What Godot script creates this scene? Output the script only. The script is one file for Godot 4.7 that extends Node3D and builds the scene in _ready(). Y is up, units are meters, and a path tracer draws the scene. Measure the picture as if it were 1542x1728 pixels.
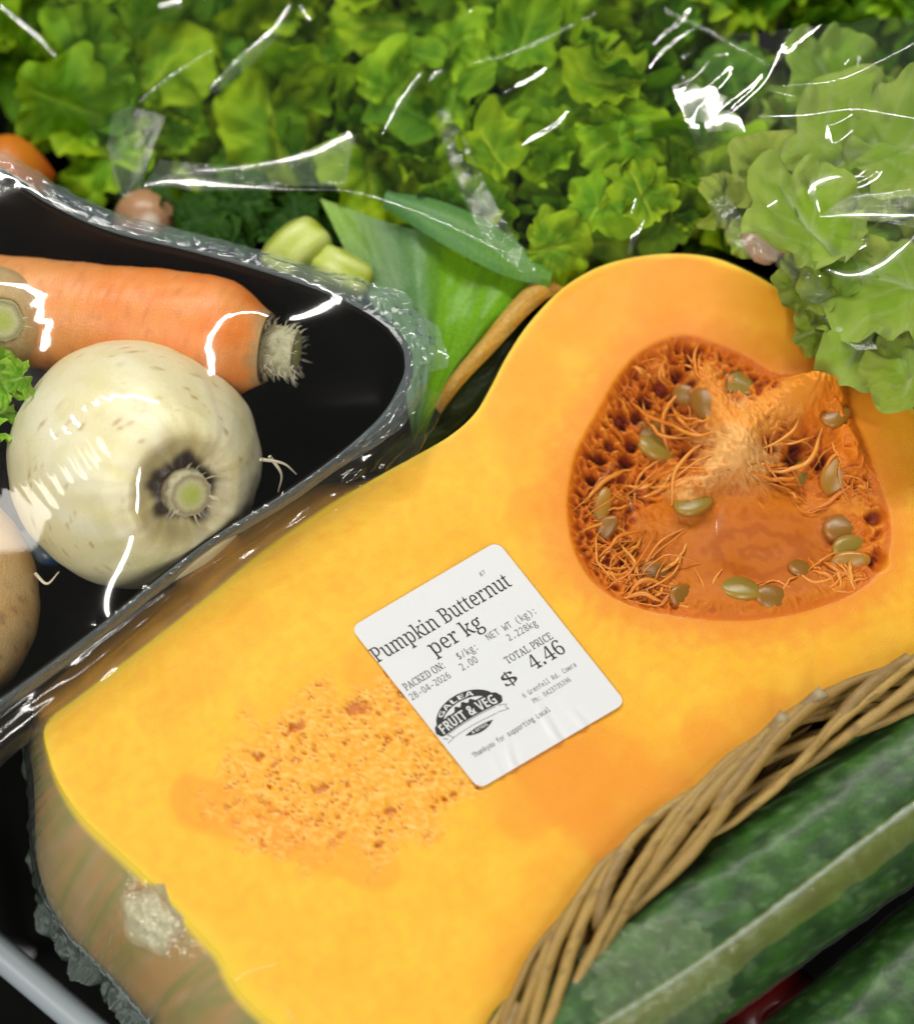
extends Node3D
# A wrapped half of butternut pumpkin on a greengrocer's display, seen from above: a tray of soup vegetables,
# bagged lettuces, leek and celery behind it, a willow basket of wrapped cucumbers beside it. Metres, y up;
# the cut face of the pumpkin lies level at y = 0.

const LAMP_BACK := Vector3(-0.1, 1.10, -1.05)
const LAMP_FRONT := Vector3(0.20, 1.15, 1.15)
var eye := Vector3(0, 0.6200, 0.1778)
var ahead := Vector3.ZERO
var across := Vector3.RIGHT
var upward := Vector3.UP
var half_tan := tan(deg_to_rad(15.0))
var rng := RandomNumberGenerator.new()
var soft := FastNoiseLite.new()
var fine := FastNoiseLite.new()
var calm := FastNoiseLite.new()
var mats := {}

# ---------------------------------------------------------------- helpers

# the place at height h seen at (x, y) of the 1542 x 1728 plan of the display
func pt(x: float, y: float, h := 0.0) -> Vector3:
	var d := ahead + across * ((x - 771.0) / 864.0 * half_tan) - upward * ((y - 864.0) / 864.0 * half_tan)
	return eye + d * ((h - eye.y) / d.y)

func pts(a: Array, h := 0.0) -> PackedVector3Array:
	var out := PackedVector3Array()
	for i in range(0, a.size(), 2):
		out.append(pt(a[i], a[i + 1], h))
	return out

func pts3(a: Array) -> PackedVector3Array:   # x, y, height in mm
	var out := PackedVector3Array()
	for i in range(0, a.size(), 3):
		out.append(pt(a[i], a[i + 1], a[i + 2] * 0.001))
	return out

# a smooth curve through the points, n steps between neighbours
func curve(p: PackedVector3Array, n: int, closed := false) -> PackedVector3Array:
	var out := PackedVector3Array()
	var m := p.size()
	for i in (m if closed else m - 1):
		var a := p[(i - 1 + m) % m] if closed or i > 0 else p[0] * 2.0 - p[1]
		var b := p[i]
		var c := p[(i + 1) % m]
		var d := p[(i + 2) % m] if closed or i < m - 2 else c * 2.0 - b
		for k in n:
			out.append(b.cubic_interpolate(c, a, d, float(k) / n))
	if not closed:
		out.append(p[m - 1])
	return out

func resample(p: PackedVector3Array, step: float, closed := false) -> PackedVector3Array:
	var out := PackedVector3Array([p[0]])
	var left := step
	var m := p.size()
	for i in (m if closed else m - 1):
		var a := p[i]
		var b := p[(i + 1) % m]
		var l := a.distance_to(b)
		var at := left
		while at < l:
			out.append(a.lerp(b, at / l))
			at += step
		left = at - l
	return out

func ss(a: float, b: float, x: float) -> float:
	return smoothstep(a, b, x)

func mixc(a: Color, b: Color, t: float) -> Color:
	return a.lerp(b, clampf(t, 0.0, 1.0))

class Shape:
	var v := PackedVector3Array()
	var c := PackedColorArray()
	var f := PackedInt32Array()
	func add(p: Vector3, col := Color.WHITE) -> int:
		v.append(p)
		c.append(col)
		return v.size() - 1
	func tri(a: int, b: int, d: int) -> void:
		f.append(a)
		f.append(b)
		f.append(d)
	func quad(a: int, b: int, d: int, e: int) -> void:
		tri(a, b, d)
		tri(a, d, e)
	# joins rows of the same length into a skin
	func skin(first: int, rows: int, row: int, ring := false, flip := false) -> void:
		for i in rows - 1:
			for j in (row if ring else row - 1):
				var a := first + i * row + j
				var b := first + i * row + (j + 1) % row
				if flip:
					quad(a, a + row, b + row, b)
				else:
					quad(a, b, b + row, a + row)
	func fan(mid: int, first: int, row: int, flip := false) -> void:
		for j in row:
			if flip:
				tri(mid, first + (j + 1) % row, first + j)
			else:
				tri(mid, first + j, first + (j + 1) % row)
	func mesh(smooth := true) -> ArrayMesh:
		var a := []
		a.resize(Mesh.ARRAY_MAX)
		if not smooth:
			var nv := PackedVector3Array()
			var nc := PackedColorArray()
			for k in f:
				nv.append(v[k])
				nc.append(c[k])
			v = nv
			c = nc
			f = PackedInt32Array(range(nv.size()))
		var n := PackedVector3Array()
		n.resize(v.size())
		for t in range(0, f.size(), 3):
			var p := v[f[t]]
			var w := (v[f[t + 2]] - p).cross(v[f[t + 1]] - p)
			n[f[t]] += w
			n[f[t + 1]] += w
			n[f[t + 2]] += w
		for k in n.size():
			n[k] = n[k].normalized() if n[k].length_squared() > 1e-30 else Vector3.UP
		a[Mesh.ARRAY_VERTEX] = v
		a[Mesh.ARRAY_NORMAL] = n
		a[Mesh.ARRAY_COLOR] = c
		a[Mesh.ARRAY_INDEX] = f
		var m := ArrayMesh.new()
		m.add_surface_from_arrays(Mesh.PRIMITIVE_TRIANGLES, a)
		return m

func numbered(called: String) -> String:
	if not has_node(called):
		return called
	var k := 1
	while has_node("%s_%03d" % [called, k]):
		k += 1
	return "%s_%03d" % [called, k]

func part(called: String, m: Mesh, mat: Material, parent: Node, at := Transform3D()) -> MeshInstance3D:
	var o := MeshInstance3D.new()
	var k := 0
	var n := called
	while parent.has_node(n):
		k += 1
		n = "%s_%03d" % [called, k]
	o.name = n
	o.mesh = m
	o.material_override = mat
	o.transform = at
	o.cast_shadow = GeometryInstance3D.SHADOW_CASTING_SETTING_ON
	parent.add_child(o, true)
	return o

func thing(called: String, label: String, category: String, group := "") -> Node3D:
	var o := Node3D.new()
	o.name = numbered(called)
	add_child(o, true)
	o.set_meta("label", label)
	o.set_meta("category", category)
	if group:
		o.set_meta("group", group)
	return o

# a tube along a path; radius per point from r(t), colour from col(t, side)
func tube(s: Shape, p: PackedVector3Array, r: Callable, sides: int, col: Callable, capped := true) -> void:
	var first := s.v.size()
	var m := p.size()
	var n := Vector3.ZERO
	for i in m:
		var t := (p[mini(i + 1, m - 1)] - p[maxi(i - 1, 0)]).normalized()
		if i == 0:
			n = t.cross(Vector3.UP if absf(t.y) < 0.9 else Vector3.RIGHT).normalized()
		n = (n - t * n.dot(t)).normalized()
		var b := t.cross(n)
		var u := float(i) / (m - 1)
		for j in sides:
			var w := TAU * j / sides
			var rad: float = r.call(u, w)
			s.add(p[i] + (n * cos(w) + b * sin(w)) * rad, col.call(u, w))
	s.skin(first, m, sides, true, true)
	if capped:
		var a := s.add(p[0], s.c[first])
		s.fan(a, first, sides, true)
		var z := s.add(p[m - 1], s.c[first + (m - 1) * sides])
		s.fan(z, first + (m - 1) * sides, sides, false)

func noise(kind: int, freq: float, octaves: int, sd: int) -> FastNoiseLite:
	var n := FastNoiseLite.new()
	n.noise_type = kind
	n.frequency = freq
	n.fractal_octaves = octaves
	n.seed = sd
	return n

func noise_map(freq: float, octaves: int, sd: int, lo := 0.0, hi := 1.0, kind := FastNoiseLite.TYPE_SIMPLEX_SMOOTH, size := 512) -> NoiseTexture2D:
	var t := NoiseTexture2D.new()
	t.width = size
	t.height = size
	t.seamless = true
	t.normalize = true
	t.noise = noise(kind, freq, octaves, sd)
	var g := Gradient.new()
	g.set_color(0, Color(lo, lo, lo))
	g.set_color(1, Color(hi, hi, hi))
	t.color_ramp = g
	return t

# a matt to glossy solid whose colour is in the mesh; grain and relief from noise of tile_mm
func solid(key: String, rough: float, relief_mm := 0.0, tile_mm := 30.0, tint := Color.WHITE, grain := 1.0, freq := 0.03) -> StandardMaterial3D:
	if mats.has(key):
		return mats[key]
	var m := StandardMaterial3D.new()
	m.resource_name = key
	m.vertex_color_use_as_albedo = true
	m.albedo_color = tint
	m.roughness = rough
	m.uv1_triplanar = true
	m.uv1_scale = Vector3.ONE * (1000.0 / tile_mm)
	if grain < 1.0:
		m.albedo_texture = noise_map(freq * 1.3, 4, key.length() + 3, grain, 1.0)
	if relief_mm > 0.0:
		m.heightmap_enabled = true
		m.heightmap_scale = relief_mm * 0.1
		m.heightmap_texture = noise_map(freq, 4, key.length() * 7 + 1)
	mats[key] = m
	return m

func film(key: String, alpha: float, rough: float, relief_mm := 0.0, tile_mm := 30.0, tint := Color.WHITE, freq := 0.02) -> StandardMaterial3D:
	if mats.has(key):
		return mats[key]
	var m := StandardMaterial3D.new()
	m.resource_name = key
	m.transparency = BaseMaterial3D.TRANSPARENCY_ALPHA
	m.albedo_color = Color(tint.r, tint.g, tint.b, alpha)
	m.roughness = rough
	m.cull_mode = BaseMaterial3D.CULL_DISABLED
	if relief_mm > 0.0:
		m.uv1_triplanar = true
		m.uv1_scale = Vector3.ONE * (1000.0 / tile_mm)
		m.heightmap_enabled = true
		m.heightmap_scale = relief_mm * 0.1
		m.heightmap_texture = noise_map(freq, 3, key.length() * 5 + 2)
	mats[key] = m
	return m

# ---- plan outlines: signed distance (mm, negative inside) on a coarse grid with a fine check near the edge
class Plan:
	var p := PackedVector2Array()
	var lo := Vector2.ZERO
	var step := 3.0
	var w := 0
	var h := 0
	var d := PackedFloat32Array()
	func _init(outline: PackedVector3Array, cell := 3.0, pad := 30.0) -> void:
		step = cell
		var hi := Vector2(-1e9, -1e9)
		lo = Vector2(1e9, 1e9)
		for q in outline:
			var e := Vector2(q.x, q.z) * 1000.0
			p.append(e)
			lo = lo.min(e)
			hi = hi.max(e)
		lo -= Vector2(pad, pad)
		hi += Vector2(pad, pad)
		w = int((hi.x - lo.x) / step) + 2
		h = int((hi.y - lo.y) / step) + 2
		d.resize(w * h)
		for j in h:
			for i in w:
				d[j * w + i] = exact(lo + Vector2(i, j) * step)
	func exact(q: Vector2) -> float:
		var best := 1e18
		var inside := false
		var n := p.size()
		var a := p[n - 1]
		for k in n:
			var b := p[k]
			var e := b - a
			var g := q - a
			var t := clampf(g.dot(e) / maxf(e.length_squared(), 1e-9), 0.0, 1.0)
			best = minf(best, (g - e * t).length_squared())
			if (a.y > q.y) != (b.y > q.y) and q.x < (b.x - a.x) * (q.y - a.y) / (b.y - a.y) + a.x:
				inside = not inside
			a = b
		return -sqrt(best) if inside else sqrt(best)
	func at(q: Vector2) -> float:
		var x := clampf((q.x - lo.x) / step, 0.0, w - 1.001)
		var y := clampf((q.y - lo.y) / step, 0.0, h - 1.001)
		var i := int(x)
		var j := int(y)
		var k := j * w + i
		return lerpf(lerpf(d[k], d[k + 1], x - i), lerpf(d[k + w], d[k + w + 1], x - i), y - j)
	func onto(q: Vector2) -> Vector2:
		var best := 1e18
		var got := q
		var n := p.size()
		var a := p[n - 1]
		for k in n:
			var b := p[k]
			var e := b - a
			var t := clampf((q - a).dot(e) / maxf(e.length_squared(), 1e-9), 0.0, 1.0)
			var r := a + e * t
			var l := r.distance_squared_to(q)
			if l < best:
				best = l
				got = r
			a = b
		return got

# a sheet over a plan outline, cut exactly along it; place(q_mm) gives the point, col(q_mm) the colour
func sheet(s: Shape, plan: Plan, cell: float, place: Callable, col: Callable, leave = null) -> void:
	var w := int(plan.w * plan.step / cell) + 1
	var h := int(plan.h * plan.step / cell) + 1
	var ins := PackedByteArray()
	ins.resize(w * h)
	for j in h:
		for i in w:
			var q := plan.lo + Vector2(i, j) * cell
			var d := plan.at(q)
			if absf(d) < plan.step * 1.5:
				d = plan.exact(q)
			ins[j * w + i] = 1 if d < 0.0 else 0
	var ids := {}
	for j in h - 1:
		for i in w - 1:
			var ks := [j * w + i, j * w + i + 1, (j + 1) * w + i + 1, (j + 1) * w + i]
			if ins[ks[0]] + ins[ks[1]] + ins[ks[2]] + ins[ks[3]] == 0:
				continue
			if leave != null and leave.call(plan.lo + Vector2(i, j) * cell):
				continue
			for n in 4:
				var k: int = ks[n]
				if not ids.has(k):
					var q := plan.lo + Vector2(k % w, k / w) * cell
					if ins[k] == 0:
						q = plan.onto(q)
					ids[k] = s.add(place.call(q), col.call(q))
			s.quad(ids[ks[0]], ids[ks[1]], ids[ks[2]], ids[ks[3]])

func capsule_d(q: Vector2, a: Vector2, b: Vector2) -> float:
	var e := b - a
	var t := clampf((q - a).dot(e) / maxf(e.length_squared(), 1e-9), 0.0, 1.0)
	return q.distance_to(a + e * t)

func mm(x: float, y: float, h := 0.0) -> Vector2:   # plan point in mm
	var p := pt(x, y, h)
	return Vector2(p.x, p.z) * 1000.0

# ---------------------------------------------------------------- the scene

func _ready() -> void:
	rng.seed = 7
	soft = noise(FastNoiseLite.TYPE_SIMPLEX_SMOOTH, 1.0, 3, 11)
	fine = noise(FastNoiseLite.TYPE_SIMPLEX_SMOOTH, 1.0, 2, 23)
	calm = noise(FastNoiseLite.TYPE_SIMPLEX_SMOOTH, 1.0, 1, 5)
	calm.fractal_type = FastNoiseLite.FRACTAL_NONE
	set_camera()
	set_light()
	build_floor()
	build_pumpkin()
	build_tray()
	build_basket()
	build_cucumbers()
	build_lettuces()
	build_greens()
	build_small()

func set_camera() -> void:
	var cam := Camera3D.new()
	cam.name = "camera"
	add_child(cam)
	var look := CameraAttributesPhysical.new()
	look.frustum_focal_length = 50.0
	look.exposure_aperture = 2.3
	look.frustum_focus_distance = 0.640
	cam.attributes = look
	cam.keep_aspect = Camera3D.KEEP_HEIGHT
	cam.fov = 30.0
	cam.near = 0.02
	cam.far = 20.0
	cam.look_at_from_position(eye, Vector3.ZERO, Vector3(0, 0, -1))
	cam.current = true
	ahead = -cam.basis.z
	across = cam.basis.x
	upward = cam.basis.y

func set_light() -> void:
	var we := WorldEnvironment.new()
	we.name = "environment"
	var e := Environment.new()
	e.background_mode = Environment.BG_COLOR
	e.background_color = Color(0.19, 0.20, 0.20)
	e.tonemap_mode = Environment.TONE_MAPPER_LINEAR
	e.tonemap_exposure = 1.42
	e.sdfgi_enabled = true
	e.ssao_enabled = true
	e.ssil_enabled = true
	we.environment = e
	add_child(we)
	tube_lamp("strip_lamp", LAMP_BACK, Vector3.ZERO, Vector3.RIGHT, Vector2(1.3, 0.05), 1.65)
	tube_lamp("ceiling_lamp", LAMP_FRONT, Vector3.ZERO, Vector3(0, 0.0, 1), Vector2(0.05, 1.6), 1.3)
	tube_lamp("soft_lamp", Vector3(-0.9, 1.3, 0.25), Vector3.ZERO, Vector3(0, 0, 1), Vector2(0.55, 0.55), 0.70)

func tube_lamp(called: String, at: Vector3, to: Vector3, along: Vector3, size: Vector2, energy: float) -> void:
	var l := AreaLight3D.new()
	l.name = called
	l.area_size = size
	l.light_energy = energy
	l.light_color = Color(1.0, 0.985, 0.95)
	l.area_range = 8.0
	l.shadow_enabled = true
	add_child(l)
	l.look_at_from_position(at, to, along if size.y > size.x else Vector3(0, 0.2, 1))

func build_floor() -> void:
	var s := Shape.new()
	for q in [Vector3(-1.2, 0, -1.0), Vector3(1.2, 0, -1.0), Vector3(1.2, 0, 1.0), Vector3(-1.2, 0, 1.0)]:
		s.add(q + Vector3(0, -0.125, 0), Color(0.004, 0.004, 0.005))
	s.quad(0, 1, 2, 3)
	var fm := solid("shelf", 0.7)
	fm.metallic_specular = 0.15
	var o := part("floor", s.mesh(), fm, self)
	o.set_meta("kind", "structure")
	o.set_meta("label", "dark shelf under the vegetables")

# ---------------------------------------------------------------- pumpkin

var face_plan: Plan
var profile := []
var hole_plan: Plan
var pulp_blobs := []
var wet := []
var pit_row := []
var big_pits := []
const FLESH := Color(0.90, 0.450, 0.008)

func hollow(q: Vector2) -> float:   # mm inside the seed hollow
	return -hole_plan.at(q)

# 0 in the pits, 1 on the strings that run from the pulp to the wall
func strings(q: Vector2) -> float:
	var g := q - mm(1250, 790)
	var w := g.angle() + 0.25 * soft.get_noise_2d(q.x * 0.05, q.y * 0.05)
	var r := g.length()
	var a := 1.0 - absf(fine.get_noise_2d(cos(w) * 5.5, sin(w) * 5.5 + r * 0.035)) * 2.6
	var b := 1.0 - absf(fine.get_noise_2d(q.x * 0.13 + 30.0, q.y * 0.13)) * 2.4
	return clampf(maxf(a, b * 0.85), 0.0, 1.0)

func patch_mask(q: Vector2) -> float:
	var a := mm(590, 1300)
	var d := (q - a).rotated(0.15)
	var r := sqrt(pow(d.x / 50.0, 2) + pow(d.y / 33.0, 2)) + soft.get_noise_2d(q.x * 0.06, q.y * 0.06) * 0.35
	return 1.0 - ss(0.62, 1.05, r)

func patch_pit(q: Vector2) -> float:
	var d := q.rotated(0.35)
	d += Vector2(fine.get_noise_2d(d.x * 0.2, d.y * 0.2), fine.get_noise_2d(d.x * 0.2 + 50.0, d.y * 0.2)) * 2.5
	var pick := ss(-0.32, 0.22, fine.get_noise_2d(d.x * 0.07 + 9.0, d.y * 0.14))
	var v := ss(0.14, 0.50, fine.get_noise_2d(d.x * 0.30, d.y * 0.66 + 31.0))
	var got := v * pick
	for b in big_pits:
		var g: Vector2 = (q - b[0]).rotated(b[2])
		got = maxf(got, (1.0 - ss(0.35, 1.1, Vector2(g.x / b[1], g.y / (b[1] * 0.5)).length() + 0.5 * fine.get_noise_2d(q.x * 0.5, q.y * 0.5))) * 1.1)
	return got

func face_height(q: Vector2) -> float:   # mm
	var y := soft.get_noise_2d(q.x * 0.02, q.y * 0.02) * 0.5
	var c := hollow(q)
	if c > -2.0:
		var k := ss(-1.0, 5.0, c)
		var y2 := -3.5 * k - 12.0 * ss(1.0, 26.0, c)
		var calm := 0.0
		for b in pulp_blobs:
			var d: float = capsule_d(q, b[0], b[1]) / b[2]
			var g := exp(-d * d)
			y2 += b[3] * g * k
			calm = maxf(calm, exp(-d * d * d * d * 0.6) * b[4])
		var rough := strings(q) * 3.3 - 2.0 + fine.get_noise_2d(q.x * 0.42, q.y * 0.42) * 1.2
		y2 += rough * k * (1.0 - calm)
		for b in pit_row:
			var d: float = q.distance_to(b[0]) / b[1]
			y2 -= 4.0 * exp(-d * d * d * d)
		y += y2
	else:
		var m := patch_mask(q)
		if m > 0.01:
			y -= patch_pit(q) * m * 1.3
			y += (1.0 - absf(fine.get_noise_2d(q.x * 0.16 + 3.0, q.y * 0.34)) * 3.4) * 0.30 * m
	return y

func face_color(q: Vector2) -> Color:
	var n := soft.get_noise_2d(q.x * 0.035, q.y * 0.035)
	var n2 := fine.get_noise_2d(q.x * 0.16, q.y * 0.16)
	var col := mixc(FLESH, Color(0.93, 0.560, 0.024), 0.47 + n * 0.60 + 0.35 * ss(60.0, -110.0, q.x - q.y) - 0.25 * ss(20.0, 110.0, q.x - q.y))
	col = mixc(col, Color(0.90, 0.36, 0.012), 0.14 + n2 * 0.32)
	var grain := q.rotated(0.61)
	col = mixc(col, Color(0.86, 0.33, 0.010), ss(0.1, 0.6, fine.get_noise_2d(grain.x * 0.05, grain.y * 0.55)) * 0.16)
	for b in wet:
		var d: float = capsule_d(q, b[0], b[1]) / b[2] + n2 * 0.12 + n * 0.25
		col = mixc(col, Color(0.86, 0.285, 0.006), (1.0 - ss(0.72, 1.1, d)) * b[3])
	var c := hollow(q)
	if c > -16.0:
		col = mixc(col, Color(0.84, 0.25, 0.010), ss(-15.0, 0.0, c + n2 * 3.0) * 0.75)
		if c > -1.0:
			var deep := Color(0.70, 0.165, 0.008)
			var h := Color(0.66, 0.16, 0.008)
			var st := strings(q)
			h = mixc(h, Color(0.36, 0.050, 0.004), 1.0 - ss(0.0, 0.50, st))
			h = mixc(h, Color(0.90, 0.34, 0.030), ss(0.70, 0.97, st) * 0.8)
			for b in pulp_blobs:
				var d: float = capsule_d(q, b[0], b[1]) / b[2] + n2 * 0.35
				h = mixc(h, b[5], (1.0 - ss(0.55, 1.25, d)) * 0.92)
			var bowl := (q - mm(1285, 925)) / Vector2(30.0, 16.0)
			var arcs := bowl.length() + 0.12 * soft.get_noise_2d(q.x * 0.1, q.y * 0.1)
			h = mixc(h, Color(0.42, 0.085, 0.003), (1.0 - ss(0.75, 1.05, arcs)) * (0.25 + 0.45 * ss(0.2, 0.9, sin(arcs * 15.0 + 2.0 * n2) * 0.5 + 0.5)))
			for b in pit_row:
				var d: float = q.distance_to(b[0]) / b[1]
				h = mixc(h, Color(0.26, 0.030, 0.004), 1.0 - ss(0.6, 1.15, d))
			col = mixc(col, deep, ss(-1.0, 1.0, c))
			col = mixc(col, h, ss(0.5, 4.0, c))
	else:
		var m := patch_mask(q)
		if m > 0.01:
			var p := patch_pit(q)
			col = mixc(col, Color(0.88, 0.345, 0.012), m * 0.62)
			var fib := 1.0 - absf(fine.get_noise_2d(q.x * 0.16 + 3.0, q.y * 0.34)) * 3.4
			col = mixc(col, Color(0.97, 0.60, 0.11), m * ss(0.35, 0.95, fib) * 0.65)
			col = mixc(col, Color(0.96, 0.60, 0.13), m * ss(0.1, 0.5, fine.get_noise_2d(q.x * 0.18 + 20.0, q.y * 0.36)) * 0.6)
			col = mixc(col, Color(0.58, 0.14, 0.010), m * ss(0.1, 0.85, p) * 0.85)
	return col

func build_pumpkin() -> void:
	var t := thing("butternut_pumpkin", "half a butternut pumpkin with orange cut face, wrapped in clear film, price label on it", "pumpkin")
	var outline := resample(curve(pts([78, 1225, 130, 1183, 200, 1130, 350, 1012, 450, 930, 560, 852, 640, 803, 700, 770, 760, 735, 802, 697, 830, 650, 856, 600, 893, 545, 945, 490, 1000, 455,
		1060, 436, 1130, 428, 1200, 434, 1262, 458, 1320, 492, 1375, 535, 1425, 582, 1475, 628, 1545, 695, 1610, 780, 1645, 870, 1640, 960, 1600, 1045, 1550, 1100, 1480, 1148, 1400, 1190, 1300, 1250,
		1210, 1315, 1130, 1385, 1060, 1455, 990, 1535, 925, 1625, 870, 1712, 800, 1775, 700, 1795, 600, 1790, 500, 1748, 455, 1722, 418, 1690, 392, 1655, 372, 1612, 340, 1578, 300, 1532, 252, 1484, 200, 1436,
		142, 1382, 102, 1325, 82, 1272]), 8, true), 0.0025, true)
	face_plan = Plan.new(outline, 4.0)
	hole_plan = Plan.new(resample(curve(pts([1012, 690, 1040, 640, 1085, 592, 1150, 566, 1205, 578, 1255, 598, 1310, 630, 1370, 634, 1425, 640, 1440, 700, 1475, 790, 1502, 880, 1492, 950, 1442, 1000,
		1350, 1034, 1250, 1048, 1150, 1041, 1062, 1020, 1003, 985, 970, 930, 958, 860, 966, 790, 984, 740]), 6, true), 0.003, true), 1.5)
	var pale := Color(0.94, 0.50, 0.16)
	var amber := Color(0.62, 0.175, 0.004)
	pulp_blobs = [
		[mm(1235, 720), mm(1265, 770), 13.0, 11.5, 0.45, pale], [mm(1270, 720), mm(1360, 655), 8.0, 10.0, 0.4, Color(0.90, 0.36, 0.06)], [mm(1360, 655), mm(1450, 628), 9.0, 9.0, 0.3, Color(0.88, 0.32, 0.03)],
		[mm(1235, 760), mm(1160, 820), 7.0, 10.0, 0.5, pale], [mm(1210, 700), mm(1190, 640), 7.0, 9.0, 0.5, Color(0.85, 0.32, 0.05)], [mm(1240, 930), mm(1320, 920), 26.0, 9.0, 1.0, amber],
		[mm(1130, 890), mm(1200, 960), 13.0, 3.0, 0.8, amber], [mm(1400, 700), mm(1440, 760), 9.0, 8.0, 0.4, Color(0.80, 0.22, 0.015)],
	]
	for b in [[1060, 762, 15], [1068, 735, 12], [1052, 700, 16], [1078, 690, 13], [1092, 663, 15], [1118, 640, 15], [1146, 622, 13], [1172, 606, 13], [1150, 648, 10], [1030, 742, 11], [1012, 765, 12], [1168, 640, 9],
		[1000, 800, 10], [1165, 752, 13], [1300, 745, 15], [1345, 760, 15], [1320, 795, 15], [1478, 870, 15], [1480, 945, 15], [1350, 740, 12], [1390, 770, 12]]:
		pit_row.append([mm(b[0], b[1]), b[2] * 0.2])
	for b in [[500, 1228, 20, 0.3], [600, 1195, 28, 0.1], [437, 1277, 16, -0.2], [690, 1165, 24, 0.2], [545, 1330, 14, 0.4], [395, 1212, 18, -0.5], [470, 1164, 14, 0.1], [575, 1412, 9, 1.2], [660, 1370, 12, 0.2], [640, 1425, 10, 0.6]]:
		big_pits.append([mm(b[0], b[1]), b[2] * 0.2, b[3]])
	for b in [[960, 1290, 1060, 1370, 22, 0.62], [900, 1330, 960, 1300, 18, 0.5], [1080, 1300, 1200, 1260, 10, 0.35], [1200, 1230, 1290, 1215, 11, 0.4], [330, 1350, 470, 1400, 9, 0.5], [470, 1400, 640, 1470, 8, 0.4],
		[1000, 520, 1150, 500, 22, 0.42], [1150, 500, 1330, 580, 20, 0.42], [1440, 640, 1530, 760, 16, 0.55], [880, 640, 930, 800, 18, 0.28], [1000, 1440, 900, 1600, 16, 0.3], [270, 1200, 420, 1050, 9, 0.2],
		[640, 1120, 760, 1180, 12, 0.35], [900, 860, 930, 960, 10, 0.3]]:
		wet.append([mm(b[0], b[1]), mm(b[2], b[3]), float(b[4]), b[5]])
	var s := Shape.new()
	sheet(s, face_plan, 0.75, func(q: Vector2) -> Vector3: return Vector3(q.x, face_height(q) * ss(0.0, 4.0, -face_plan.at(q)) - 0.6 * ss(0.2, 1.2, hollow(q)), q.y) * 0.001, func(q: Vector2) -> Color:
		var col := face_color(q)
		var d := -face_plan.at(q)
		return mixc(Color(0.88, 0.60, 0.03), col, ss(0.0, lerpf(8.0, 2.4, ss(12.0, 45.0, q.distance_to(mm(400, 1660)))), d + soft.get_noise_2d(q.x * 0.05, q.y * 0.05))), func(q: Vector2) -> bool: return hollow(q) > 4.0)
	var fm := solid("pumpkin flesh", 0.42, 0.10, 14.0, Color.WHITE, 0.88, 0.05)
	fm.subsurf_scatter_enabled = true
	fm.subsurf_scatter_strength = 0.06
	part("flesh", s.mesh(), fm, t)
	s = Shape.new()
	sheet(s, hole_plan, 0.5, func(q: Vector2) -> Vector3: return Vector3(q.x, face_height(q), q.y) * 0.001, face_color)
	var wetm := solid("wet pulp", 0.34, 0.10, 9.0, Color.WHITE, 0.85, 0.05)
	wetm.metallic_specular = 0.32
	wetm.subsurf_scatter_enabled = true
	wetm.subsurf_scatter_strength = 0.06
	part("seed_cavity", s.mesh(), wetm, t)
	# rind: rings that leave the cut edge, swell and close underneath
	var n := outline.size()
	var out := PackedVector3Array()
	var swell := PackedFloat32Array()
	var mid := Vector3.ZERO
	for i in n:
		var d := (outline[(i + 2) % n] - outline[(i - 2 + n) % n]).normalized()
		var o := Vector3(d.z, 0, -d.x)
		out.append(o)
		var p := outline[i]
		var b := 4.0
		var e := capsule_d(Vector2(p.x, p.z) * 1000.0, mm(180, 1480), mm(480, 1760))
		b = lerpf(b, 34.0, 1.0 - ss(18.0, 46.0, e))
		var k := capsule_d(Vector2(p.x, p.z) * 1000.0, mm(130, 1180), mm(520, 880))
		b = lerpf(b, 15.5, (1.0 - ss(6.0, 30.0, k)) * (1.0 - (1.0 - ss(14.0, 40.0, e))))
		swell.append(b * 0.001)
		mid += p / n
	for pass_ in 6:
		var sm := swell.duplicate()
		for i in n:
			sm[i] = (swell[i] * 2.0 + swell[(i + 1) % n] + swell[(i - 1 + n) % n] + swell[(i + 3) % n] + swell[(i - 3 + n) % n]) / 6.0
		swell = sm
	profile = [[0.0, 0.0], [0.02, -0.0008], [0.10, -0.0022], [0.30, -0.007], [0.55, -0.015], [0.78, -0.025], [0.93, -0.036], [1.0, -0.047], [0.8, -0.060], [0.2, -0.071]]
	var r := Shape.new()
	for k in profile.size():
		for i in n:
			var w: float = profile[k][0]
			var p := outline[i] + out[i] * (swell[i] * w)
			var side_ := (1.0 - ss(10.0, 40.0, capsule_d(Vector2(outline[i].x, outline[i].z) * 1000.0, mm(130, 1180), mm(520, 880)))) * ss(0.35, 0.75, -out[i].z)
			p.y = profile[k][1] * (lerpf(1.0, 0.25, side_) if k < 7 else 1.0)
			if k == 9:
				p = p.lerp(Vector3(mid.x, p.y, mid.z), 0.12)
			var streak := soft.get_noise_2d(i * 0.55, k * 0.16) * 1.6
			var skin := mixc(Color(0.44, 0.245, 0.075), Color(0.27, 0.235, 0.055), 0.5 + streak)
			skin = mixc(skin, Color(0.42, 0.27, 0.13), ss(0.0, 0.6, soft.get_noise_2d(i * 1.7 + 40.0, k * 0.15)) * 0.8)
			r.add(p, Color(0.93, 0.66, 0.02) if k < 2 else mixc(skin, mixc(Color(0.66, 0.33, 0.05), Color(0.42, 0.21, 0.05), 0.5 + soft.get_noise_2d(i * 0.12, k * 1.6 + 9.0)), side_))
	r.skin(0, profile.size(), n, true, true)
	r.fan(r.add(Vector3(mid.x, -0.074, mid.z), Color(0.4, 0.28, 0.13)), n * 9, n)
	part("rind", r.mesh(), solid("rind", 0.45, 0.05, 20.0), t)
	seeds_and_strands(t)
	build_stem(t)
	build_label(t)
	build_wrap(t, outline, out, swell)

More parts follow.
